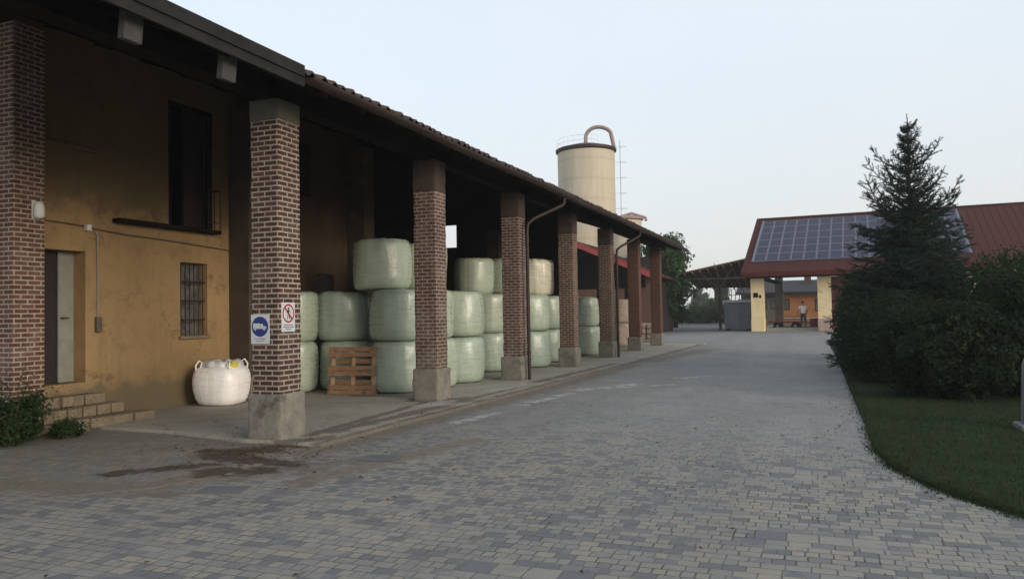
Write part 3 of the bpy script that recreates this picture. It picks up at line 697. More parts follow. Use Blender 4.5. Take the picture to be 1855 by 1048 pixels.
mb.build('walking_figure', 'sign_black', s2)
tx = MB()
for z, a, b in ((-.115, -.1, .1), (-.145, -.11, .11), (-.172, -.06, .06)):
    y = a
    while y < b:
        l = random.uniform(.01, .03); tx.quad((.0095, y, z), (.0095, min(b, y + l), z), (.0095, min(b, y + l), z + .013), (.0095, y, z + .013)); y += l + .008
tx.build('caption', 'sign_black', s2)

# ================================================================== BALES
def bale_mesh(seed, r=.6, h=1.12, mat='bale', name='wrapped_bale', rough=1.):
    rnd = random.Random(seed); off = Vector((rnd.random() * 50, rnd.random() * 50, 0))
    prof = [(.0, .0), (r * .55, .0), (r * .82, .008), (r * .93, .04), (r * .985, .11), (r * 1.0, .22)]
    prof += [(r * (1.0 + .014 * math.sin(math.pi * t)), .22 + (h - .44) * t) for t in [i / 8 for i in range(1, 8)]]
    prof += [(r * .995, h - .22), (r * .98, h - .13), (r * .94, h - .06), (r * .86, h - .02), (r * .7, h - .004), (r * .4, h), (.0, h)]
    prof = [(max(a, .001), b) for a, b in prof]
    tw = rnd.uniform(-.03, .03); tx = rnd.uniform(-.03, .03)
    def fn(p, t):
        a = noise.noise(Vector((math.cos(t) * 1.4, math.sin(t) * 1.4, p.z * 1.3)) + off)
        b = noise.noise(Vector((math.cos(t) * 5, math.sin(t) * 5, p.z * .9)) + off)
        c = noise.noise(Vector((math.cos(t) * 2, math.sin(t) * 2, p.z * 9)) + off)
        k = 1 + rough * (.04 * a + .02 * b + .01 * c)
        q = Vector((p.x * k + tw * p.z, p.y * k + tx * p.z, p.z))
        rr = math.hypot(p.x, p.y) / r
        if p.z > h * .8: q.z += rough * (.03 * noise.noise(Vector((p.x * 4, p.y * 4, 3)) + off) * (1.2 - rr) + .018 * b)
        return q
    return MB().lathe(prof, (0, 0, 0), 56, fn=fn).build(name, mat, smooth=True)
protos = {}
def bale(x, y, lvl, seed, mat='bale', r=.6, h=1.12, label='', group='green wrapped silage bales stacked under the portico', tilt=None, rough=1.):
    o = bale_mesh(seed, r, h, mat, rough=rough); o.location = (x, y, .055 + lvl * 1.1); o.rotation_euler = (tilt[0] if tilt else 0, tilt[1] if tilt else 0, seed * 1.3)
    tag(o, label, 'bale', group); return o
E_ = [
 (-10.75, 14.2, 0, 'bale', .52, 'bottom green bale right behind the nearest pillar, left of the pallet'),
 (-10.78, 14.25, 1, 'bale', .52, 'second-tier green bale beside the nearest pillar, left end of its row'),
 (-9.93, 15.02, 0, 'bale', .6, 'bottom green bale behind the leaning pallet'),
 (-9.95, 15.0, 1, 'bale_b', .6, 'second-tier green bale seen whole above the leaning pallet'),
 (-8.42, 14.72, 0, 'bale_b', .6, 'bottom green bale between the leaning pallet and the second pillar'),
 (-8.4, 14.75, 1, 'bale_b', .62, 'second-tier green bale left of the second pillar, under the topmost bale'),
 (-8.8, 14.75, 2, 'bale', .63, 'topmost green bale of the pile left of the second pillar'),
 (-8.62, 16.2, 2, 'bale', .6, 'third-tier green bale half hidden between the topmost bale and second pillar'),
 (-8.17, 15.8, 0, 'bale', .6, 'bottom green bale just right of the second pillar, mostly hidden by it'),
 (-8.25, 15.8, 1, 'bale', .6, 'second-tier green bale just right of the second pillar, mostly hidden by it'),
 (-8.12, 17.2, 0, 'bale_b', .6, 'bottom green bale midway between the second and third pillars'),
 (-8.1, 17.2, 1, 'bale', .6, 'bright second-tier green bale midway between second and third pillars'),
 (-8.75, 20.5, 0, 'bale_b', .6, 'shaded bottom green bale just left of the third pillar'),
 (-8.75, 20.45, 1, 'bale', .6, 'second-tier green bale just left of the third pillar'),
 (-9.5, 21.2, 2, 'bale', .6, 'third-tier green bale in shadow left of the third pillar'),
 (-8.75, 22.0, 2, 'bale', .6, 'third-tier green bale mostly hidden behind the third pillar'),
 (-8.1, 22.35, 0, 'bale_b', .6, 'bottom green bale just right of the downpipe at the third pillar'),
 (-8.1, 22.3, 1, 'bale', .6, 'second-tier green bale just right of the downpipe at the third pillar'),
 (-8.12, 22.75, 2, 'bale_pale', .6, 'loose pale bale on top of its stack, between third and fourth pillars'),
 (-8.35, 24.6, 0, 'bale', .6, 'narrow sliver of bottom green bale at the left of the fourth pillar'),
 (-8.35, 24.6, 1, 'bale', .6, 'narrow sliver of second-tier green bale at the left of the fourth pillar'),
 (-8.2, 28.5, 0, 'bale', .6, 'bottom green bale just right of the fourth pillar'),
 (-8.2, 28.5, 1, 'bale', .6, 'second-tier green bale just right of the fourth pillar'),
]
for i, (x, y, l, m, r, lab) in enumerate(E_):
    bale(x, y, l, i + 1, m, r, 1.1, lab, tilt=(.0, .05) if m == 'bale_pale' else (random.gauss(0, .008), random.gauss(0, .008)), rough=2. if m == 'bale_pale' else 1.1)
for i, (x, y, l, m, lab) in enumerate([(-8.45, 32.5, 0, 'straw_brown', 'bottom brown straw bale left of the fifth pillar'), (-8.45, 32.5, 1, 'straw_brown', 'upper brown straw bale left of the fifth pillar'),
        (-8.55, 35.6, 0, 'straw', 'bottom pale netted straw bale left of the sixth pillar'), (-8.55, 35.6, 1, 'straw', 'upper pale netted straw bale left of the sixth pillar')]):
    bale(x, y, l, 60 + i, m, .62, 1.1, lab, group='straw bales at the far end of the portico', rough=1.6)

# ------------------------------------------------------------------ leaning pallet
def pallet():
    p = thing('wooden_pallet', 'brown wooden pallet leaning upright against the green bales', 'pallet', (-9.1, 13.93, .055), R(11.5))
    L = bpy.data.objects.new('leaning_frame', None); COL.objects.link(L)
    bpy.data.objects.remove(L)
    ta = R(7); M = Matrix.Rotation(-ta, 4, 'X')
    W, Hh = 1.06, 1.0; w2 = W / 2
    def bd(z0, z1, y0, y1, x0=-w2, x1=w2, name='deck_board', mat='pallet'):
        MB().box(x0, x1, y0, y1, z0, z1, M).build(name, mat, p, bevel=.004)
    # outer face: wide boards across; three bearers upright; back face boards across
    for z0, z1 in ((.0, .09), (.1, .2), (.385, .49), (.5, .6), (.79, .88), (.9, 1.0)): bd(z0, z1 + random.uniform(-.006, .006), -.022, 0, -w2 + random.uniform(-.01, .01), w2 + random.uniform(-.01, .01))
    for x in (-w2 + .02, -.06, w2 - .14):
        for z0 in (.02, .4, .81): MB().box(x, x + .12, 0, .085, z0, z0 + .16, M).build('block', 'pallet_block', p, bevel=.004)
    for x in (-w2 + .03, -.045, w2 - .12): bd(0., 1., .085, .107, x, x + .09, 'stringer_board', 'pallet_block')
    for z0 in (.0, .21, .43, .65, .9): bd(z0, z0 + .1, .107, .127)
    # second pallet pressed against it is not separate: only its back boards
    return p
pallet()

# ------------------------------------------------------------------ big bag
def big_bag():
    t = thing('bulk_bag', 'bulging white woven bulk bag standing against the ochre wall', 'bag', (-10.66, 11.88, .055), R(12)); t.scale = (.99, .99, .97)
    off = Vector((3.1, 4.2, 0))
    def fn(p, a):
        e = 4.; r = math.hypot(p.x, p.y)
        k = 1 / ((abs(math.cos(a)) ** e + abs(math.sin(a)) ** e) ** (1 / e)); k = 1 + (k - 1) * .75
        n = noise.noise(Vector((p.x * 2.2, p.y * 2.2, p.z * 2.2)) + off) * .05 + noise.noise(Vector((math.cos(a) * 6, math.sin(a) * 6, p.z * 2)) + off) * .02
        k *= 1 + n
        return Vector((p.x * k, p.y * k, p.z + (.03 * noise.noise(Vector((p.x * 5, p.y * 5, 1))) if p.z > .6 else 0)))
    prof = [(.001, 0), (.32, 0), (.38, .03), (.43, .12), (.465, .28), (.48, .42), (.475, .55), (.45, .64), (.41, .71), (.3, .76), (.15, .78), (.001, .78)]
    MB().lathe(prof, (0, 0, 0), 56, fn=fn).build('bag_body', 'bag', t, smooth=True)
    def fn2(p, a):
        n = noise.noise(Vector((math.cos(a) * 3.2, math.sin(a) * 3.2, p.z * 7))) ; n2 = noise.noise(Vector((p.x * 9, p.y * 9, p.z * 9)))
        return Vector((p.x * (1 + .1 * n), p.y * (1 + .1 * n), p.z + .035 * n + .03 * n2))
    MB().lathe([(.36, .7), (.385, .76), (.36, .82), (.3, .86), (.2, .85), (.1, .87), (.001, .86)], (0, 0, 0), 64, fn=fn2).build('folded_top', 'bag_film', t, smooth=True)
    for sx, sy in ((-1, -1), (1, -1), (1, 1), (-1, 1)):
        x, y = .34 * sx, .34 * sy
        mb = MB(); pts = [(x, y, .62), (x * 1.02, y * 1.02, .78), (x * .95, y * .8, .87), (x * .8, y * .72, .83), (x * .8, y * .95, .72)]
        mb.tube(pts, .016, 6); mb.build('lifting_loop', 'bag', t, smooth=True)
    MB().box(-.07, .07, -.01, .01, -.07, .07).build('yellow_tag', 'label_yellow', t, loc=(.37, -.2, .79), rot=(.5, .2, .9))
big_bag()

# ------------------------------------------------------------------ ground fittings and litter
def grate(name, x, y, w, l, rz, label):
    t = thing(name, label, 'drain cover', (x, y, -.002 if name == 'manhole_cover' else .004), rz)
    f = MB().box(-w / 2, w / 2, -l / 2, -l / 2 + .04, 0, .012).box(-w / 2, w / 2, l / 2 - .04, l / 2, 0, .012).box(-w / 2, -w / 2 + .04, -l / 2 + .04, l / 2 - .04, 0, .012).box(w / 2 - .04, w / 2, -l / 2 + .04, l / 2 - .04, 0, .012)
    f.build('frame', 'asphalt' if name == 'drain_grate' else 'concrete', t); return t
g1 = grate('drain_grate', -4.85, 8.02, .44, .3, R(8), 'dark iron drain grate set in the paving right of the nearest pillar')
mb = MB()
for k in range(9): mb.box(-.178 + k * .041, -.152 + k * .041, -.11, .11, .001, .01)
mb.build('bars', 'asphalt', g1)
g2 = grate('manhole_cover', -5.5, 6.12, .55, .42, R(18), 'grey rectangular manhole cover in front of the muddy patch')
B(-.235, .235, -.17, .17, .001, .009).build('lid', 'asphalt', g2)
def litter():
    mb = MB(); rnd = random.Random(11)
    spots = [(rnd.uniform(-5, 1.2), rnd.uniform(3.5, 14), rnd.uniform(.012, .035)) for _ in range(70)] + [(rnd.gauss(-6.4, .5), rnd.gauss(7.9, .5), rnd.uniform(.01, .035)) for _ in range(320)] + [(rnd.gauss(-6.6, .35), rnd.gauss(13.2, .35), rnd.uniform(.01, .025)) for _ in range(40)] + [(-5.9 + rnd.gauss(0, .15) + .034 * t, 8.5 + t, rnd.uniform(.01, .03)) for t in [rnd.uniform(0, 20) for _ in range(150)]] + [(.5 + rnd.gauss(0, .25), rnd.uniform(7.5, 16), rnd.uniform(.012, .035)) for _ in range(90)]
    for x, y, s in spots:
        if x > .62 + max(0, 9 - y) * .3: continue
        a = rnd.uniform(0, 6.28); z = .066 if (y > 8.5 and x < -5.9) else .012; c, d = math.cos(a) * s, math.sin(a) * s
        mb.quad((x - c, y - d, z), (x + d * .5, y - c * .5, z + rnd.uniform(.004, .02)), (x + c, y + d, z + .004), (x - d * .5, y + c * .5, z + rnd.uniform(0, .015)))
    stuff(mb.build('fallen_leaves', 'dry_leaf'), 'dry brown leaves and bits scattered over the paving', 'leaves')
litter()

# ================================================================== FOLIAGE TOOLS
def leafquad(mb, p, n, s, rnd, asp=.55):
    n = n.normalized(); a = n.cross(Vector((rnd.gauss(0, 1), rnd.gauss(0, 1), rnd.gauss(0, 1)))).normalized(); b = n.cross(a)
    mb.quad(p - a * s, p - b * s * asp + n * s * .15, p + a * s, p + b * s * asp + n * s * .15)
def crown(mb, c, rad, n, size, rnd, lump=.35, freq=1.3, fill=.5, flat=0):
    c = Vector(c)
    for _ in range(n):
        d = Vector((rnd.gauss(0, 1), rnd.gauss(0, 1), rnd.gauss(0, 1))).normalized()
        k = 1 + lump * noise.noise(d * freq * 1.6 + c * .37) + lump * .6 * noise.noise(d * freq * 4 + c)
        f = 1 - fill * rnd.random() ** 2.2
        p = c + Vector((d.x * rad[0], d.y * rad[1], d.z * rad[2])) * k * f
        if p.z < .03: p.z = rnd.uniform(.03, .3)
        leafquad(mb, p, (d + Vector((rnd.gauss(0, .6), rnd.gauss(0, .6), rnd.gauss(0, .6) + .3))), size * rnd.uniform(.6, 1.4), rnd)
def shrub(name, x, y, r, h, n, size, label, mat='hedge_leaf', group=None, seed=0, cat='shrub', z0=.03):
    rnd = random.Random(seed + int(x * 100) + int(y * 10)); t = thing(name, label, cat, (x, y, z0), 0, group)
    mb = MB()
    crown(mb, (0, 0, h * .43), (r[0] * .92, r[1] * .92, h * .46), int(n * .5), size, rnd, .45)
    for k in range(14):
        a = rnd.uniform(0, 6.28); q = rnd.uniform(.4, .85); g = rnd.uniform(.22, .42)
        crown(mb, (r[0] * q * math.cos(a), r[1] * q * math.sin(a), h * rnd.uniform(.2, .84)), (r[0] * g, r[1] * g, h * g * .5), int(n * .036), size, rnd, .6)
    for k in range(int(75 * h)):
        d = Vector((rnd.gauss(0, .5), rnd.gauss(0, .5), abs(rnd.gauss(.8, .4)))).normalized()
        p = Vector((r[0] * .72 * d.x, r[1] * .72 * d.y, h * .45 + h * .42 * d.z)); L = rnd.uniform(.15, .5)
        for j in range(10): leafquad(mb, p + d * L * j / 8 + Vector((rnd.gauss(0, .02), rnd.gauss(0, .02), 0)), Vector((rnd.gauss(0, 1), rnd.gauss(0, 1), .6)), size * .7, rnd)
    mb.build('foliage', mat, t)
    sm = MB()
    for k in range(9):
        a = rnd.uniform(0, 6.28); e = Vector((r[0] * .6 * math.cos(a), r[1] * .6 * math.sin(a), h * rnd.uniform(.5, .85)))
        sm.tube([(.05 * math.cos(a), .05 * math.sin(a), 0), e * .5 + Vector((0, 0, .05)), e], [.035, .022, .008], 6)
    sm.build('stems', 'bark', t)
    return t
HG = 'dark hedge shrubs along the right side of the road'
hedge = [
 (2.35, 16.3, (1.25, 1.3), 1.75, 26000, 'low front shrub of the hedge where the lawn meets the road'),
 (3.75, 17.1, (1.35, 1.4), 2.45, 26000, 'yellow-flecked hedge shrub below the spruce'),
 (5.5, 16.7, (1.5, 1.4), 2.38, 26000, 'tall rounded hedge shrub behind the lawn, right part of the picture'),
 (7.6, 17.4, (1.4, 1.5), 1.8, 20000, 'tall hedge shrub at the right edge of the picture'),
 (1.75, 19.4, (1.0, 1.7), 1.9, 16000, 'low hedge shrub beside the road at the foot of the spruce'),
 (1.55, 23.6, (1.0, 2.2), 2.4, 14000, 'hedge shrub beside the road behind the spruce'),
 (1.6, 28.2, (1.05, 2.5), 2.5, 12000, 'farthest hedge shrub beside the road, toward the yellow pillar'),
 (4.4, 20.5, (1.9, 1.6), 2.95, 12000, 'back row hedge shrub right of the spruce trunk'),
 (7.5, 21.0, (1.7, 1.6), 1.9, 10000, 'back row hedge shrub under the red roof'),
]
for i, (x, y, r, h, n, lab) in enumerate(hedge): shrub('hedge_shrub', x, y, r, h, n, .042 if i < 5 else .055, lab, group=HG, seed=i)
shrub('weed_bush', -10.35, 7.42, (.42, .45), .72, 5000, .028, 'dark green bush at the foot of the leftmost brick pilaster', 'weed_leaf', seed=40, cat='bush', z0=.0)
shrub('weed_bush', -10.1, 8.12, (.26, .22), .3, 1800, .02, 'small low weed tuft beside the stone doorstep', 'weed_leaf', seed=41, cat='bush', z0=.0)

def spruce(x, y, H, label):
    rnd = random.Random(5); t = thing('spruce_tree', label, 'tree', (x, y, .0)); tr = MB(); nd = MB(); br = MB()
    tr.tube([(0, 0, 0), (.02, .01, H * .4), (0, 0, H * .75), (.01, 0, H * .985)], [.13, .09, .035, .008], 10)
    def needles(p, d, L, s, dens):
        n = max(3, int(L * dens)); 
        for i in range(n):
            q = p + d * (L * (i + rnd.random()) / n)
            a = d.cross(Vector((rnd.gauss(0, 1), rnd.gauss(0, 1), rnd.gauss(0, 1)))).normalized()
            e = q + (a * .75 + d * .65) * s * rnd.uniform(.7, 1.2); w = d.cross(a) * s * .11
            nd.quad(q - w, q + w, e)
    z = .35
    while z < H * .97:
        f = 1 - z / H
        R0 = 2.45 * (f ** .85) * (1. if z > 1. else .9) + .05
        nb = int(7 + 9 * f)
        for k in range(nb):
            a = 2 * math.pi * (k + rnd.random() * .9) / nb; L = R0 * rnd.uniform(.62, 1.12)
            if H * .55 < z < H * .85 and rnd.random() < .3: L *= 1.45
            up0 = .25 + .35 * (1 - f); d0 = Vector((math.cos(a), math.sin(a), 0)); p = Vector((0, 0, z + rnd.uniform(-.06, .06))); pts = [p.copy()]
            seg = 7; rise = (1.3 if z > H * .55 else .15)
            for j in range(1, seg + 1):
                u = j / seg; slope = up0 - .55 * math.sin(math.pi * u * .8) * f + rise * u * u * u * 1.5
                p = p + (d0 + Vector((0, 0, slope))).normalized() * (L / seg); pts.append(p.copy())
            br.tube(pts, [.016 * f + .007] * 3 + [.009 * f + .004] * 3 + [.004, .002], 4, cap=False)
            for j in range(seg):
                d = (pts[j + 1] - pts[j]); l = d.length; d.normalize(); u = j / seg
                needles(pts[j], d, l, .06, 190)
                for sgn in ((-1, 1, -1, 1) if z < H * .62 else (-1, 1)):
                    if rnd.random() < .9:
                        side = d.cross(Vector((0, 0, 1))).normalized() * sgn
                        td = (side * .9 + d * rnd.uniform(.4, 1.1) + Vector((0, 0, rnd.uniform(-.7, .2 + .3 * (1 - f))))).normalized(); TL = L * .34 * (1 - .7 * u) * rnd.uniform(.6, 1.2) + .06
                        needles(pts[j], td, TL, .055, 170)
                        if TL > .25:
                            m = pts[j] + td * TL * .5; needles(m, (td + d * .8 + Vector((0, 0, -.3))).normalized(), TL * .45, .045, 140)
        z += .1 + .2 * (1 - f)
    needles(Vector((0, 0, H * .86)), Vector((0, 0, 1)), H * .14, .06, 170)
    tk = tr.build('trunk', 'bark', t, smooth=True); br.build('branches', 'bark', t); nd.build('needle_crown', 'spruce_needle', t)
spruce(2.36, 22.1, 6.62, 'dark green spruce tree rising pointed above the hedge')

def tree(name, x, y, H, R0, label, mat, n, size, seed, trunk=.25, zc=.62, group=None, thin=False, blobs=10):
    rnd = random.Random(seed); t = thing(name, label, 'tree', (x, y, 0), 0, group)
    tr = MB(); tr.tube([(0, 0, 0), (.1, 0, H * .3), (.05, .1, H * .6), (0, 0, H * .88)], [trunk, trunk * .8, trunk * .5, .04], 10)
    mb = MB()
    for k in range(blobs):
        if thin:
            zc2 = H * (.16 + .8 * k / blobs); rr = R0 * (1 - .6 * abs(k / blobs - .35)); c = Vector((rnd.gauss(0, R0 * .15), rnd.gauss(0, R0 * .15), zc2)); rad = (rr, rr, H * .09)
        else:
            a = rnd.uniform(0, 6.28); q = rnd.random() ** .6; zz = rnd.uniform(-1, 1); w = math.sqrt(max(.05, 1 - zz * zz * .85))
            c = Vector((R0 * .62 * q * w * math.cos(a), R0 * .62 * q * w * math.sin(a), H * zc + zz * H * (1 - zc) * .74)); s = R0 * rnd.uniform(.28, .46); rad = (s, s, s * .8)
        tr.tube([(.05, .05, max(.4, c.z * .55)), c * .7 + Vector((0, 0, c.z * .12)), c], [trunk * .3, trunk * .18, .03], 5)
        crown(mb, c, rad, n // blobs, size, rnd, .5, fill=.8)
    tr.build('trunk', 'bark', t, smooth=True); mb.build('crown', mat, t)
tree('broadleaf_tree', -11.3, 63.5, 9.0, 3.0, 'dark leafy broad tree behind the far end of the portico', 'tree_leaf', 24000, .14, 3, zc=.55, blobs=30)
tree('broadleaf_tree', -12.6, 76, 6.6, 2.3, 'lower dark tree between the portico end and the grey container', 'tree_leaf', 7000, .13, 8, zc=.5, blobs=16)
tree('broadleaf_tree', -11.9, 103, 8.8, 2.0, 'green tree showing behind the wooden canopy', 'far_leaf', 6000, .16, 9, zc=.5, blobs=14)
for i, (x, y, h, r) in enumerate(((-17.6, 130, 6.2, .8), (-18.9, 135, 5.0, .7), (-16.3, 128, 4.6, .7))):
    tree('poplar_tree', x, y, h, r, ('tallest pale slim poplar far away left of the canopy', 'left pale slim poplar on the far skyline', 'right shorter pale slim poplar on the far skyline')[i], 'poplar_leaf', 3000, .16, 20 + i, .12, group='pale poplars on the skyline', thin=True)
def far_hedge():
    rnd = random.Random(9); mb = MB()
    for k in range(46):
        x = -34 + k * .62 + rnd.uniform(-.3, .3); y = 100 + rnd.uniform(-2, 2); s = rnd.uniform(1., 1.5)
        crown(mb, (x, y, .9 * s), (1.1, 1.1, 1.05 * s), 340, .17, rnd, .4)
    stuff(mb.build('far_hedge', 'far_leaf'), 'dense green hedge line far behind the asphalt yard', 'hedge')
far_hedge()

# ================================================================== SILOS
sz = thing('silo', 'tall beige cylindrical silo rising behind the tiled barn roof', 'silo', (-18.35, 65.6, 0))
prof = [(2.5, 0)] + [(2.5 + (.012 if k % 2 else 0), 15.9 * k / 12) for k in range(1, 12)] + [(2.5, 15.85)]
MB().lathe(prof, n=72).build('silo_body', 'silo', sz, auto=30)
MB().lathe([(2.52, 15.62), (2.66, 15.72), (2.68, 15.92), (2.5, 16.0), (1.2, 16.35), (.001, 16.45)], n=72).build('silo_rim', 'gutter', sz, auto=30)
ca, sa = math.cos(-R(15.5)), math.sin(-R(15.5))
def sp_(u, v, z): return (u * ca - v * sa * -1 * -1, u * -sa * -1 + v * ca, z)   # rotate in plan
def rp(u, v, z): return (u * math.cos(R(15.5)) - v * math.sin(R(15.5)), u * math.sin(R(15.5)) + v * math.cos(R(15.5)), z)
pipe = [(0.0, 0, 16.2), (0.0, 0, 17.0)] + [(1.08 - 1.08 * math.cos(t) if t < math.pi / 2 else 1.08 + 1.25 * -math.cos(t), 0, 17.0 + .95 * math.sin(t)) for t in [math.pi * k / 14 for k in range(1, 13)]] + [(2.42, 0, 16.3), (2.45, 0, 15.95)]
MB().tube([rp(*p) for p in pipe], .17, 12).build('filling_pipe', 'pipe_pink', sz, smooth=True)
lad = MB()
for s in (-.2, .2): lad.tube([rp(2.95, s - .5, .3), rp(2.95, s - .5, 16.6)], .018, 5)
for k in range(52): lad.tube([rp(2.95, -.7, .5 + k * .31), rp(2.95, -.3, .5 + k * .31)], .011, 5)
for k in range(11): lad.tube([rp(2.95, -.7, 2.5 + k * 1.35), rp(3.35, -.75, 2.5 + k * 1.35), rp(3.5, -.5, 2.5 + k * 1.35), rp(3.35, -.25, 2.5 + k * 1.35), rp(2.95, -.3, 2.5 + k * 1.35)], .011, 4); lad.tube([rp(2.5, -.5, 2.5 + k * 1.35), rp(2.95, -.5, 2.5 + k * 1.35)], .012, 4)
lad.build('ladder', 'steel', sz)
rail = MB()
for k in range(13):
    t = R(165 + k * 12); x, y = 2.55 * math.cos(t), 2.55 * math.sin(t); rail.tube([(x, y, 15.9), (x, y, 16.75)], .01, 4)
for z in (16.35, 16.75): rail.tube([(2.55 * math.cos(R(a)), 2.55 * math.sin(R(a)), z) for a in range(165, 312, 7)], .01, 4)
rail.build('railing', 'steel', sz)
s3 = thing('silo', 'lower beige feed silo with flat top just right of the tall one', 'silo', (-14.75, 64.3, 0))
MB().lathe([(1.45, 0), (1.45, 9.4)], n=48).build('silo_body', 'silo', s3, auto=30)
MB().lathe([(1.48, 9.3), (1.62, 9.38), (1.62, 9.5), (1.3, 9.62), (.001, 9.85)], n=48).build('silo_rim', 'pipe_pink', s3, auto=30)
MB().tube([rp(-.3, 0, 9.7), rp(.6, 0, 9.95), rp(1.8, 0, 9.55), rp(1.8, -.1, 9.3)], .12, 8).build('filling_pipe', 'pipe_pink', s3, smooth=True)

# ================================================================== RED ROOFED SHED BEHIND THE PORTICO
rs = thing('red_roofed_shed', 'brick shed with red verge board seen between the far pillars', 'shed', (-15.5, 55.5, 0))
def rsl(x): return 4.14 + (-10.3 - x) * .443 if x > -17 else 4.14 + 6.7 * .443 - (-17 - x) * .443
def rsv(x): return x + 15.5
wl = MB(); M = Matrix(((1, 0, 0, 0), (0, 0, -1, .3), (0, 1, 0, 0), (0, 0, 0, 1)))
for a, b in ((-23.2, -15.0), (-14.2, -12.9), (-12.2, -10.9)):
    wl.prism([(rsv(a), 0), (rsv(b), 0), (rsv(b), 3.35), (rsv(a), 3.35)], 0, .3, M)
for a in (-20.2, -17.2, -14.2, -11.3): wl.prism([(rsv(a), 3.35), (rsv(a + .35), 3.35), (rsv(a + .35), min(rsl(a), rsl(a + .35)) - .02), (rsv(a), min(rsl(a), rsl(a + .35)) - .02)], .02, .28, M)
wl.build('wall', 'brick_red', rs)
MB().box(rsv(-11.2), rsv(-10.9), .31, 9, 0, 3.9).box(rsv(-23.2), rsv(-22.9), .31, 9, 0, 3.6).box(rsv(-22.9), rsv(-11.2), 8.7, 9, 0, 3.9).box(rsv(-22.9), rsv(-11.2), 6, 6.1, 0, 6).build('side_wall_and_added_sheet', 'dark_door', rs)  # includes a dark inner sheet added to darken the open front
rf = MB()
for xa, xb in ((-10.2, -17), (-17, -24)):
    rf.prism([(rsv(xa), rsl(xa)), (rsv(xb), rsl(xb)), (rsv(xb), rsl(xb) + .07), (rsv(xa), rsl(xa) + .07)], -9.2, .7, Matrix(((1, 0, 0, 0), (0, 0, -1, 0), (0, 1, 0, 0), (0, 0, 0, 1))))
rf.build('roof', 'sheet_red', rs)
vb = MB()
for xa, xb in ((-10.15, -17), (-17, -24)):
    vb.prism([(rsv(xa), rsl(xa) - .3), (rsv(xb), rsl(xb) - .3), (rsv(xb), rsl(xb) + .09), (rsv(xa), rsl(xa) + .09)], 0, .05, Matrix(((1, 0, 0, 0), (0, 0, -1, -.7), (0, 1, 0, 0), (0, 0, 0, 1))))
vb.build('verge_board', plain('verge_red', (.3, .05, .045), .6), rs)
cr = MB().box(-.6, .6, -.4, .4, .0, .12)
for k in range(3):
    for j in range(2): cr.box(-.58 + j * .6, -.04 + j * .6, -.38, .38, .13 + k * .3, .41 + k * .3)
tag(cr.build('sack_pile', 'straw', loc=(-8.6, 42.5, 0), bevel=.08), 'small pile of pale feed sacks beyond the last pillar', 'sacks')

# ================================================================== RED-ROOFED BARN WITH SOLAR PANELS
hb = thing('solar_barn', 'red-roofed open barn on yellow pillars with solar panels', 'barn', (-4.4, 60.8, 0), R(-3))
TL = math.tan(R(25.2)); ev, ez = -1., 4.27
def rzb(v): return ez + .1 + TL * (v - ev)
RV = 9.9; U0, U1 = -.5, 27.
rf = MB(); MYZ = lambda: Matrix(((0, 0, 1, 0), (1, 0, 0, 0), (0, 1, 0, 0), (0, 0, 0, 1)))
rf.prism([(ev, rzb(ev) - .12), (RV, rzb(RV) - .12), (RV, rzb(RV)), (ev, rzb(ev))], U0, U1, MYZ())
rf.prism([(RV, rzb(RV) - .12), (18.4, rzb(RV) - .12 - TL * 8.5), (18.4, rzb(RV) - TL * 8.5), (RV, rzb(RV))], U0, U1, MYZ())
k = U0 + .25
while k < U1:      # standing ribs of the roof sheets
    rf.prism([(ev, rzb(ev)), (RV, rzb(RV)), (RV, rzb(RV) + .035), (ev, rzb(ev) + .035)], k, k + .05, MYZ()); k += .5
rf.prism([(RV - .22, rzb(RV) - .05), (RV + .22, rzb(RV) - .05), (RV + .22, rzb(RV) + .06), (RV - .22, rzb(RV) + .06)], U0 - .02, U1, MYZ())
rb = rf.build('roof', 'sheet_red', hb)
MB().prism([(ev - .04, rzb(ev) - .3), (ev - .0, rzb(ev) - .3), (ev - .0, rzb(ev) + .03), (ev - .04, rzb(ev) + .03)], U0 - .03, U1, MYZ()).build('fascia', 'fascia_red', hb)
MB().prism([(ev, rzb(ev) - .35), (RV, rzb(RV) - .35), (RV, rzb(RV) + .04), (ev, rzb(ev) + .04)], U0 - .05, U0 - .005, MYZ()).prism([(RV, rzb(RV) - .35), (18.4, rzb(RV) - .35 - TL * 8.5), (18.4, rzb(RV) + .04 - TL * 8.5), (RV, rzb(RV) + .04)], U0 - .05, U0 - .005, MYZ()).build('verge_board', 'fascia_red', hb)
for i, u in enumerate((0., 4.68, 9.4, 14.1, 18.8, 23.5)):
    p = MB().box(u, u + .92, 0, .9, .9, 3.98).build('pillar', 'yellow', hb, bevel=.02)
    MB().box(u - .02, u + .94, -.02, .92, 0, .9).build('plinth', 'pinkish' if i == 1 else 'yellow', p, bevel=.02)
    if i != 1: MB().box(u + .1, u + .8, 16.9, 17.6, 0, 4.9).build('rear_pillar', 'greywall', hb, bevel=.02)
    MB().box(u + .3, u + .6, 1.0, 16.9, 3.98, 4.25).build('tie_beam', 'dark_wood', hb)
MB().box(U0 + .1, U1, .1, .5, 3.985, 4.3).build('lintel_beam', 'dark_wood', hb)
MB().box(5.62, 9.38, .4, .48, .05, 3.97).build('sliding_gate', 'gate_red', hb)
MB().box(9.42, U1, .4, .48, .05, 3.97).build('front_cladding', 'gate_red', hb)
MB().box(5.62, U1, 17.62, 17.8, .05, 5.).build('rear_cladding', 'gate_red', hb)
mb = MB().box(.18, .52, -.03, .0, 2.55, 2.9).box(.6, .75, -.03, 0, 2.5, 2.75); mb.build('notice_board', 'dark_wood', hb)
fl_ = thing('floodlight', 'white floodlight under the red eave at the far right', 'lamp', (0, 0, 0))
fl_.location = hb.matrix_world @ Vector((0, 0, 0))
c3, s3_ = math.cos(R(-3)), math.sin(R(-3))
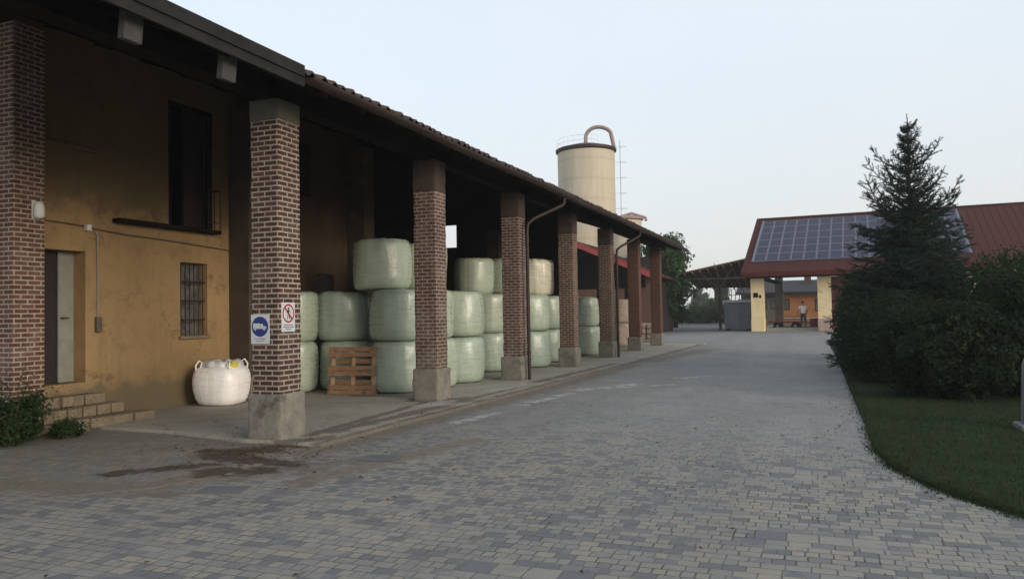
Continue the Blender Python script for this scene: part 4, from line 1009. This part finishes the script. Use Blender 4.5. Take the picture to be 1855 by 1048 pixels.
def hw(u, v, z): return (-4.4 + u * c3 - v * s3_, 60.8 + u * s3_ + v * c3, z)
fl_.location = hw(17., -.35, 4.05)
MB().box(-.3, .3, -.18, .0, -.22, .24).build('lamp_housing', 'white_paint', fl_, bevel=.04)
MB().box(-.26, .26, -.2, -.18, -.18, .2).build('lamp_glass', 'white_paint', fl_, bevel=.004)
MB().tube([(0, -.1, .24), (0, .0, .4), (0, .35, .42)], .04, 6).build('bracket', 'iron', fl_)
# solar array on the roof
NC, NR = 16, 6
PU0, PU1, PV0, PV1 = .15, 14.5, .8, 9.0
ar = MB()
sN = Vector((0, -math.sin(R(25.2)), math.cos(R(25.2))))
def rpnt(u, v, h): p = Vector((u, v, rzb(v))) + sN * h; return tuple(p)
def slab_on_roof(mb, u0, u1, v0, v1, h0, h1):
    b = len(mb.v)
    for h in (h0, h1):
        for (u, v) in ((u0, v0), (u1, v0), (u1, v1), (u0, v1)): mb.v.append(rpnt(u, v, h))
    mb.f += [(b + 3, b + 2, b + 1, b), (b + 4, b + 5, b + 6, b + 7)] + [(b + i, b + (i + 1) % 4, b + 4 + (i + 1) % 4, b + 4 + i) for i in range(4)]
for j in range(NR * 2 + 1):
    v = PV0 + (PV1 - PV0) * j / (NR * 2); slab_on_roof(ar, PU0 - .1, PU1 + .1, v - .02, v + .02, .04, .08)
for u in (PU0 - .12, PU1): slab_on_roof(ar, u, u + .12, PV0 - .1, PV1 + .1, .06, .16)
arr = ar.build('solar_array', 'frame_alu', hb)
du, dv = (PU1 - PU0) / NC, (PV1 - PV0) / NR
def panel():
    fr = MB(); ce = MB(); fw_ = .045; w, l = du - .02, dv - .02
    # local panel: x across, y up slope
    fr.box(0, w, 0, fw_, 0, .04).box(0, w, l - fw_, l, 0, .04).box(0, fw_, fw_, l - fw_, 0, .04).box(w - fw_, w, fw_, l - fw_, 0, .04); 
    fr.box(fw_, w - fw_, fw_, l - fw_, .02, .034)
    return fr, ce, w, l, fw_
fr, ce, w_, l_, f_ = panel()
me_parts = None
PI_ = []
cellm = MT['solar']
def make_panel_mesh():
    sv = MB(); l2 = l_ / math.cos(R(25.2)); l2 = dv / math.cos(R(25.2)) - .02
    sv.box(0, w_, 0, f_, 0, .04).box(0, w_, l2 - f_, l2, 0, .04).box(0, f_, f_, l2 - f_, 0, .04).box(w_ - f_, w_, f_, l2 - f_, 0, .04)
    nfr = len(sv.f); sv.box(f_, w_ - f_, f_, l2 - f_, .012, .034)
    return sv, nfr
sv, nfr = make_panel_mesh()
p0 = sv.build('solar_panel', 'frame_alu', arr); p0.data.materials.append(cellm)
for i, pl in enumerate(p0.data.polygons):
    if i >= nfr: pl.material_index = 1
for i in range(NC):
    for j in range(NR):
        o = p0 if i == j == 0 else p0.copy()
        if o is not p0: COL.objects.link(o); o.parent = arr
        o.location = rpnt(PU0 + du * i + .01, PV0 + dv * j + .01, .085); o.rotation_euler = (R(25.2), 0, 0)

# ------------------------------------------------------------------ farmhouse behind the open barn
fh = thing('farmhouse', 'orange and grey rendered farmhouse seen through the open barn', 'house', (-5.9, 88, 0))
FHW = 16
wf_ = lambda u, z, d: (u, d, z)
hl = [(.5, 1.2, 1.6, 2.5), (1.5, 2.1, 1.6, 2.6)]
wall(MB(), -1.5, 2.55, 0, 3.3, hl, .3, wf_).build('grey_wall', 'greywall', fh)
hr = [(2.75, 3.5, 1.5, 2.7), (6.0, 8.0, 1.3, 2.7), (9.2, 10.2, 0.1, 2.4)]
wall(MB(), 2.56, FHW, 0, 3.3, hr, .3, wf_).build('wall', 'orange', fh)
for (a, b, c, d) in hl + hr:
    q = MB().box(a, b, .14, .2, c, d).build('window', 'dark_door', fh); MB().box(a + .08, b - .08, .11, .138, c + .08, d - .08).build('pane', 'glass', q)
MB().box(2.6, FHW, -.06, -.003, 3.02, 3.16).box(2.6, FHW, -.06, -.003, .55, .68).build('string_course', 'white_trim', fh)
MB().prism([(-.8, 3.45), (5, 4.85), (10.8, 3.45), (10.8, 3.25), (5, 4.65), (-.8, 3.25)], -2, FHW + .5, MYZ()).build('roof', 'slate', fh)
MB().box(-1.5, FHW, 9.7, 10, 0, 3.4).box(-1.5, -1.2, .31, 9.7, 0, 3.4).box(FHW - .3, FHW, .31, 9.7, 0, 3.4).build('rear_wall', 'greywall', fh)
MB().box(5, 5.7, 3, 3.8, 4.0, 5.3).build('chimney', 'brick_red', fh)

# ------------------------------------------------------------------ trailer in the barn
tl = thing('farm_trailer', 'low reddish farm trailer parked inside the open barn', 'trailer', hw(2.4, 3.4, .03), R(-3))
MB().box(-1.5, 1.3, -.6, .6, .55, .66).build('deck', 'red_paint', tl, bevel=.01)
mb = MB()
for x in (-1.45, -.5, .4, 1.24): mb.box(x, x + .06, -.6, -.56, .66, 1.05)
for z in (.8, .99): mb.box(-1.45, 1.3, -.625, -.601, z, z + .07)
mb.build('side_rail', 'strut_wood', tl)
MB().tube([(1.3, 0, .55), (2.2, 0, .45)], .04, 8).build('drawbar', 'iron', tl)
for x in (-.8, .5):
    for y in (-.68, .68):
        wv = MB().lathe([(.1, -.09), (.27, -.1), (.31, -.06), (.31, .06), (.27, .1), (.1, .09)], n=24, cap=False).build('wheel', 'rubber', tl, loc=(x, y, .31), rot=(R(90), 0, 0), smooth=True)
        MB().lathe([(.02, -.05), (.11, -.05), (.11, .05), (.02, .05)], n=16).build('hub', 'steel', wv)
dr = MB().lathe([(.001, 0), (.29, 0), (.3, .02), (.3, .3), (.31, .31), (.3, .32), (.3, .6), (.31, .61), (.3, .62), (.3, .86), (.29, .88), (.001, .88)], n=28)
tag(dr.build('oil_drum', 'red_paint', loc=hw(4.25, 2.9, .03), auto=40), 'dark red oil drum beside the person in the open barn', 'drum')

# ------------------------------------------------------------------ person in white shirt
def skinned(name, mat, parent, verts, edges, radii, root=0, sub=1):
    me = bpy.data.meshes.new(name); me.from_pydata(verts, edges, []); o = bpy.data.objects.new(name, me); COL.objects.link(o); o.parent = parent
    me.materials.append(MT[mat]); m = o.modifiers.new('skin', 'SKIN'); m.use_smooth_shade = True
    for i, r in enumerate(radii):
        s = me.skin_vertices[0].data[i]; s.radius = (r, r) if not isinstance(r, tuple) else r; s.use_root = (i == root)
    if sub: q = o.modifiers.new('sub', 'SUBSURF'); q.levels = sub; q.render_levels = sub
    return o
def person(loc, rz, label):
    t = thing('person', label, 'person', loc, rz)
    V, E, Rr = [], [], []
    def v(p, r, par=None):
        V.append(p); Rr.append(r)
        if par is not None: E.append((par, len(V) - 1))
        return len(V) - 1
    pel = v((0, 0, .95), (.15, .1)); wa = v((0, -.02, 1.12), (.13, .09), pel); ch = v((0, -.05, 1.32), (.16, .105), wa); nb = v((0, -.05, 1.47), (.075, .065), ch)
    nk = v((0, -.07, 1.53), .05, nb); h1 = v((0, -.09, 1.61), (.07, .085), nk); h2 = v((0, -.1, 1.7), (.072, .09), h1); v((0, -.1, 1.76), (.05, .06), h2)
    v((0, -.19, 1.64), .018, h1)
    for s in (-1, 1):
        sh = v((.18 * s, -.05, 1.42), .06, ch); el = v((.31 * s, -.08, 1.16), .043, sh); wr = v((.33 * s, -.28, 1.0), .03, el); pa = v((.325 * s, -.35, .96), (.036, .02), wr)
        for k, (dx, L) in enumerate(((-.028, .05), (-.01, .058), (.01, .054), (.026, .042))):
            a = v((.325 * s + dx * s, -.39, .945), .0085, pa); b = v((.325 * s + dx * s, -.39 - L * .6, .92), .008, a); v((.325 * s + dx * s, -.385 - L * .7, .89), .007, b)
        th = v((.285 * s, -.34, .935), .009, pa); v((.275 * s, -.37, .915), .008, th)
        v((.075 * s, -.1, 1.635), .014, h1)
        hp = v((.09 * s, 0, .88), .085, pel); kn = v((.11 * s, -.04 * s, .48), .055, hp); an = v((.12 * s, .02 - .04 * s, .09), .036, kn); v((.13 * s, -.12 - .04 * s, .04), .032, an)
    skinned('body', 'skin', t, V, E, Rr)
    SV = [(0, .0, .93), (0, -.02, 1.12), (0, -.05, 1.32), (0, -.05, 1.455), (-.18, -.05, 1.42), (-.28, -.075, 1.24), (.18, -.05, 1.42), (.28, -.075, 1.24)]
    skinned('shirt', 'shirt', t, SV, [(0, 1), (1, 2), (2, 3), (2, 4), (4, 5), (2, 6), (6, 7)], [(.175, .125), (.16, .115), (.19, .13), (.1, .085), .085, .075, .085, .075])
    TV = [(0, 0, .93)]; TE = []; TR = [(.165, .115)]
    for s in (-1, 1):
        b = len(TV); TV += [(.09 * s, 0, .86), (.11 * s, -.04 * s, .48), (.12 * s, .015 - .04 * s, .11)]; TE += [(0, b), (b, b + 1), (b + 1, b + 2)]; TR += [.105, .075, .06]
    skinned('trousers', 'trousers', t, TV, TE, TR)
    def fnh(p, a): return Vector((p.x * .95, p.y * 1.12, p.z))
    MB().lathe([(.084, 0), (.093, .04), (.09, .09), (.07, .125), (.035, .145), (.001, .15)], (0, -.085, 1.655), 20, fn=fnh).build('hair', 'hair', t, smooth=True)
    for s in (-1, 1): MB().lathe([(.001, 0), (.06, 0), (.062, .05), (.05, .08), (.001, .09)], (.13 * s, -.06 - .04 * s, 0), 14, fn=lambda p, a: Vector((p.x * .75, p.y * 1.9, p.z))).build('shoe', 'shoe', t, smooth=True)
    return t
struct(MB().prism([(.98, .75), (4.62, .75), (4.62, 9), (.98, 9)], .03, .25).build('feeding_kerb', 'slab', loc=(-4.4, 60.8, 0), rot=(0, 0, R(-3))))
person(hw(3.6, 1.15, .25), R(200), 'person in a white t-shirt and dark trousers inside the open barn').scale = (1.12, 1.12, 1.1)

# ================================================================== WOODEN CANOPY AND GREY CONTAINER
cp = thing('wooden_canopy', 'open brown timber canopy on a forked post left of the red barn', 'canopy', (-7.25, 66, 0))
def cz(x): return 4.72 + (x + 9.8) * .19
rf = MB(); M4 = Matrix(((1, 0, 0, 0), (0, 0, 1, 0), (0, 1, 0, 0), (0, 0, 0, 1)))
o7 = 7.25
cpy0, cpy1 = -3.2, 6.0
rf.v += [(-9.9 + o7, cpy0, cz(-9.9)), (-4.6 + o7, cpy0, cz(-4.6)), (-4.6 + o7, cpy1, cz(-4.6) - 2.0), (-9.9 + o7, cpy1, cz(-9.9) - .9), (-9.9 + o7, cpy0, cz(-9.9) - .12), (-4.6 + o7, cpy0, cz(-4.6) - .12), (-4.6 + o7, cpy1, cz(-4.6) - 2.12), (-9.9 + o7, cpy1, cz(-9.9) - 1.02)]
rf.f += [(0, 1, 2, 3), (7, 6, 5, 4), (0, 4, 5, 1), (1, 5, 6, 2), (2, 6, 7, 3), (3, 7, 4, 0)]
rf.build('roof', 'canopy_wood', cp)
for k in range(9):
    x = -9.6 + k * .6; a = (x + o7, cpy0 + .05, cz(x) - .2); t_ = (x + 9.9) / 5.3; b = (x + o7, cpy1 - .05, cz(x) - .2 - .9 - 1.1 * t_)
    MB().bar(a, b, .08, .14).build('rafter', 'strut_wood', cp)
MB().box(-.1, .1, -.1, .1, 0, 3.6).build('post', 'canopy_wood', cp, bevel=.01)
MB().bar((0, 0, 3.4), (1.2, -1.2, cz(-6.05) - .35), .12, .14).bar((0, 0, 3.4), (-1.3, -1.2, cz(-8.55) - .35), .12, .14).bar((0, 0, 3.4), (.1, -2.6, cz(-7.2) - .3), .12, .14).build('strut', 'strut_wood', cp)
MB().box(-2.5, 2.5, -1.3, -1.1, 4.16, 4.3).build('purlin', 'strut_wood', cp)
gc = thing('metal_container', 'grey ribbed metal container with rimmed top beside the red barn', 'container', (-5.75, 64.5, 0))
MB().box(-1.0, 1.15, 0, 2.2, .12, 2.2).build('container_body', 'container', gc, bevel=.02)
mb = MB()
for k in range(8):
    if k in (2, 3): continue
    mb.box(-.98 + k * .275, -.9 + k * .275, -.05, -.002, .14, 2.18)
mb.build('ribs', 'container', gc)
MB().box(-1.12, 1.25, -.12, 2.3, 2.2, 2.42).build('lid', 'steel', gc, bevel=.03)
MB().box(-.45, .1, -.04, -.003, .2, 2.0).build('door', 'container', gc, bevel=.01)
mb = MB()
for k in range(8): mb.tube([(-1.05 + k * .31, .3, 2.42), (-1.05 + k * .31, .3, 3.3)], .03, 5)
for z in (2.85, 3.3): mb.tube([(-1.05, .3, z), (1.15, .3, z)], .025, 5)
mb.build('guard_rail', 'container', gc)
for i in range(2): MB().box(-.95 + i * 1.7, -.7 + i * 1.7, 0, 2, 0, .12).build('skid', 'iron', gc)

# stone garden post cut by the right edge of the picture
gp = thing('stone_post', 'grey round-topped stone post on the lawn, cut by the right picture edge', 'post', (2.74, 12.2, .03))
MB().lathe([(.19, 0), (.18, .2), (.165, .6), (.155, .85), (.135, .93), (.09, .985), (.04, 1.0), (.001, 1.003)], n=28).build('shaft', 'granite', gp, auto=40)
MB().box(-.24, .24, -.24, .24, -.02, .07).build('base', 'granite', gp, bevel=.015)

hm = bpy.data.materials.new('haze'); hm.use_nodes = True; hn = hm.node_tree
hn.nodes.remove(hn.nodes['Principled BSDF']); hv = hn.nodes.new('ShaderNodeVolumePrincipled'); hv.inputs['Density'].default_value = .0007; hv.inputs['Color'].default_value = (.9, .92, .95, 1); hv.inputs['Anisotropy'].default_value = .2
hn.links.new(hv.outputs[0], hn.nodes['Material Output'].inputs['Volume'])
hb_ = MB().box(-90, 60, -25, 180, -1.1, 20).build('haze', hm); stuff(hb_, 'thin pale morning haze filling the farmyard air', 'haze')
# ================================================================== WORLD, SUN, CAMERA
SUN_EL, SUN_AZ = R(14), R(113)      # azimuth measured from +Y toward +X
w = bpy.data.worlds.new('World'); scene.world = w; w.use_nodes = True; nt = w.node_tree
for n in list(nt.nodes): nt.nodes.remove(n)
sk = nt.nodes.new('ShaderNodeTexSky'); sk.sky_type = 'NISHITA'; sk.sun_disc = False; sk.sun_elevation = SUN_EL; sk.sun_rotation = SUN_AZ; sk.dust_density = 3.5; sk.air_density = 1.2; sk.ozone_density = 1.5
b1 = nt.nodes.new('ShaderNodeBackground'); b1.inputs['Strength'].default_value = .05; nt.links.new(sk.outputs[0], b1.inputs[0])
# even veil of thin high cloud
tc = nt.nodes.new('ShaderNodeTexCoord'); nz = nt.nodes.new('ShaderNodeTexNoise'); nz.inputs['Scale'].default_value = 1.6; nz.inputs['Detail'].default_value = 5; nt.links.new(tc.outputs['Generated'], nz.inputs['Vector'])
cr_ = nt.nodes.new('ShaderNodeValToRGB'); cr_.color_ramp.elements[0].position = .3; cr_.color_ramp.elements[0].color = (.53, .59, .66, 1); cr_.color_ramp.elements[1].position = .7; cr_.color_ramp.elements[1].color = (.6, .64, .68, 1); nt.links.new(nz.outputs[0], cr_.inputs[0])
sx = nt.nodes.new('ShaderNodeSeparateXYZ'); nt.links.new(tc.outputs['Generated'], sx.inputs[0])
mr = nt.nodes.new('ShaderNodeMapRange'); mr.inputs['From Min'].default_value = 0.; mr.inputs['From Max'].default_value = .32; nt.links.new(sx.outputs[2], mr.inputs[0])
hz = nt.nodes.new('ShaderNodeMix'); hz.data_type = 'RGBA'; nt.links.new(mr.outputs[0], hz.inputs[0]); hz.inputs[6].default_value = (.575, .575, .57, 1); nt.links.new(cr_.outputs[0], hz.inputs[7])
b2 = nt.nodes.new('ShaderNodeBackground'); b2.inputs['Strength'].default_value = 1.25; nt.links.new(hz.outputs[2], b2.inputs[0])
ad = nt.nodes.new('ShaderNodeAddShader'); nt.links.new(b1.outputs[0], ad.inputs[0]); nt.links.new(b2.outputs[0], ad.inputs[1])
ow = nt.nodes.new('ShaderNodeOutputWorld'); nt.links.new(ad.outputs[0], ow.inputs[0])
sun = bpy.data.lights.new('sun', 'SUN'); sun.energy = 1.5; sun.angle = R(24); sun.color = (1., .9, .79)
so = bpy.data.objects.new('sun', sun); COL.objects.link(so)
sd = Vector((math.sin(SUN_AZ) * math.cos(SUN_EL), math.cos(SUN_AZ) * math.cos(SUN_EL), math.sin(SUN_EL)))
so.rotation_euler = sd.to_track_quat('Z', 'Y').to_euler(); so.location = (20, 10, 30)

cam = bpy.data.cameras.new('camera'); co = bpy.data.objects.new('camera', cam); COL.objects.link(co); scene.camera = co
cam.sensor_width = 36; cam.lens = FPX / 1855 * 36; cam.clip_start = .05; cam.clip_end = 2000
fwv = Vector((-math.sin(YAW) * math.cos(PITCH), math.cos(YAW) * math.cos(PITCH), math.sin(PITCH)))
rv = Vector((math.cos(YAW), math.sin(YAW), 0)); uv_ = rv.cross(fwv)
c, s = math.cos(ROLL), math.sin(ROLL)
Rv = rv * c - uv_ * s; Uv = rv * s + uv_ * c
co.matrix_world = Matrix.Translation((0, 0, CAMH)) @ Matrix((Rv, Uv, -fwv)).transposed().to_4x4()
scene.view_settings.view_transform = 'Standard'; scene.view_settings.look = 'None'; scene.view_settings.exposure = 0; scene.view_settings.gamma = 1
scene.render.engine = 'CYCLES'
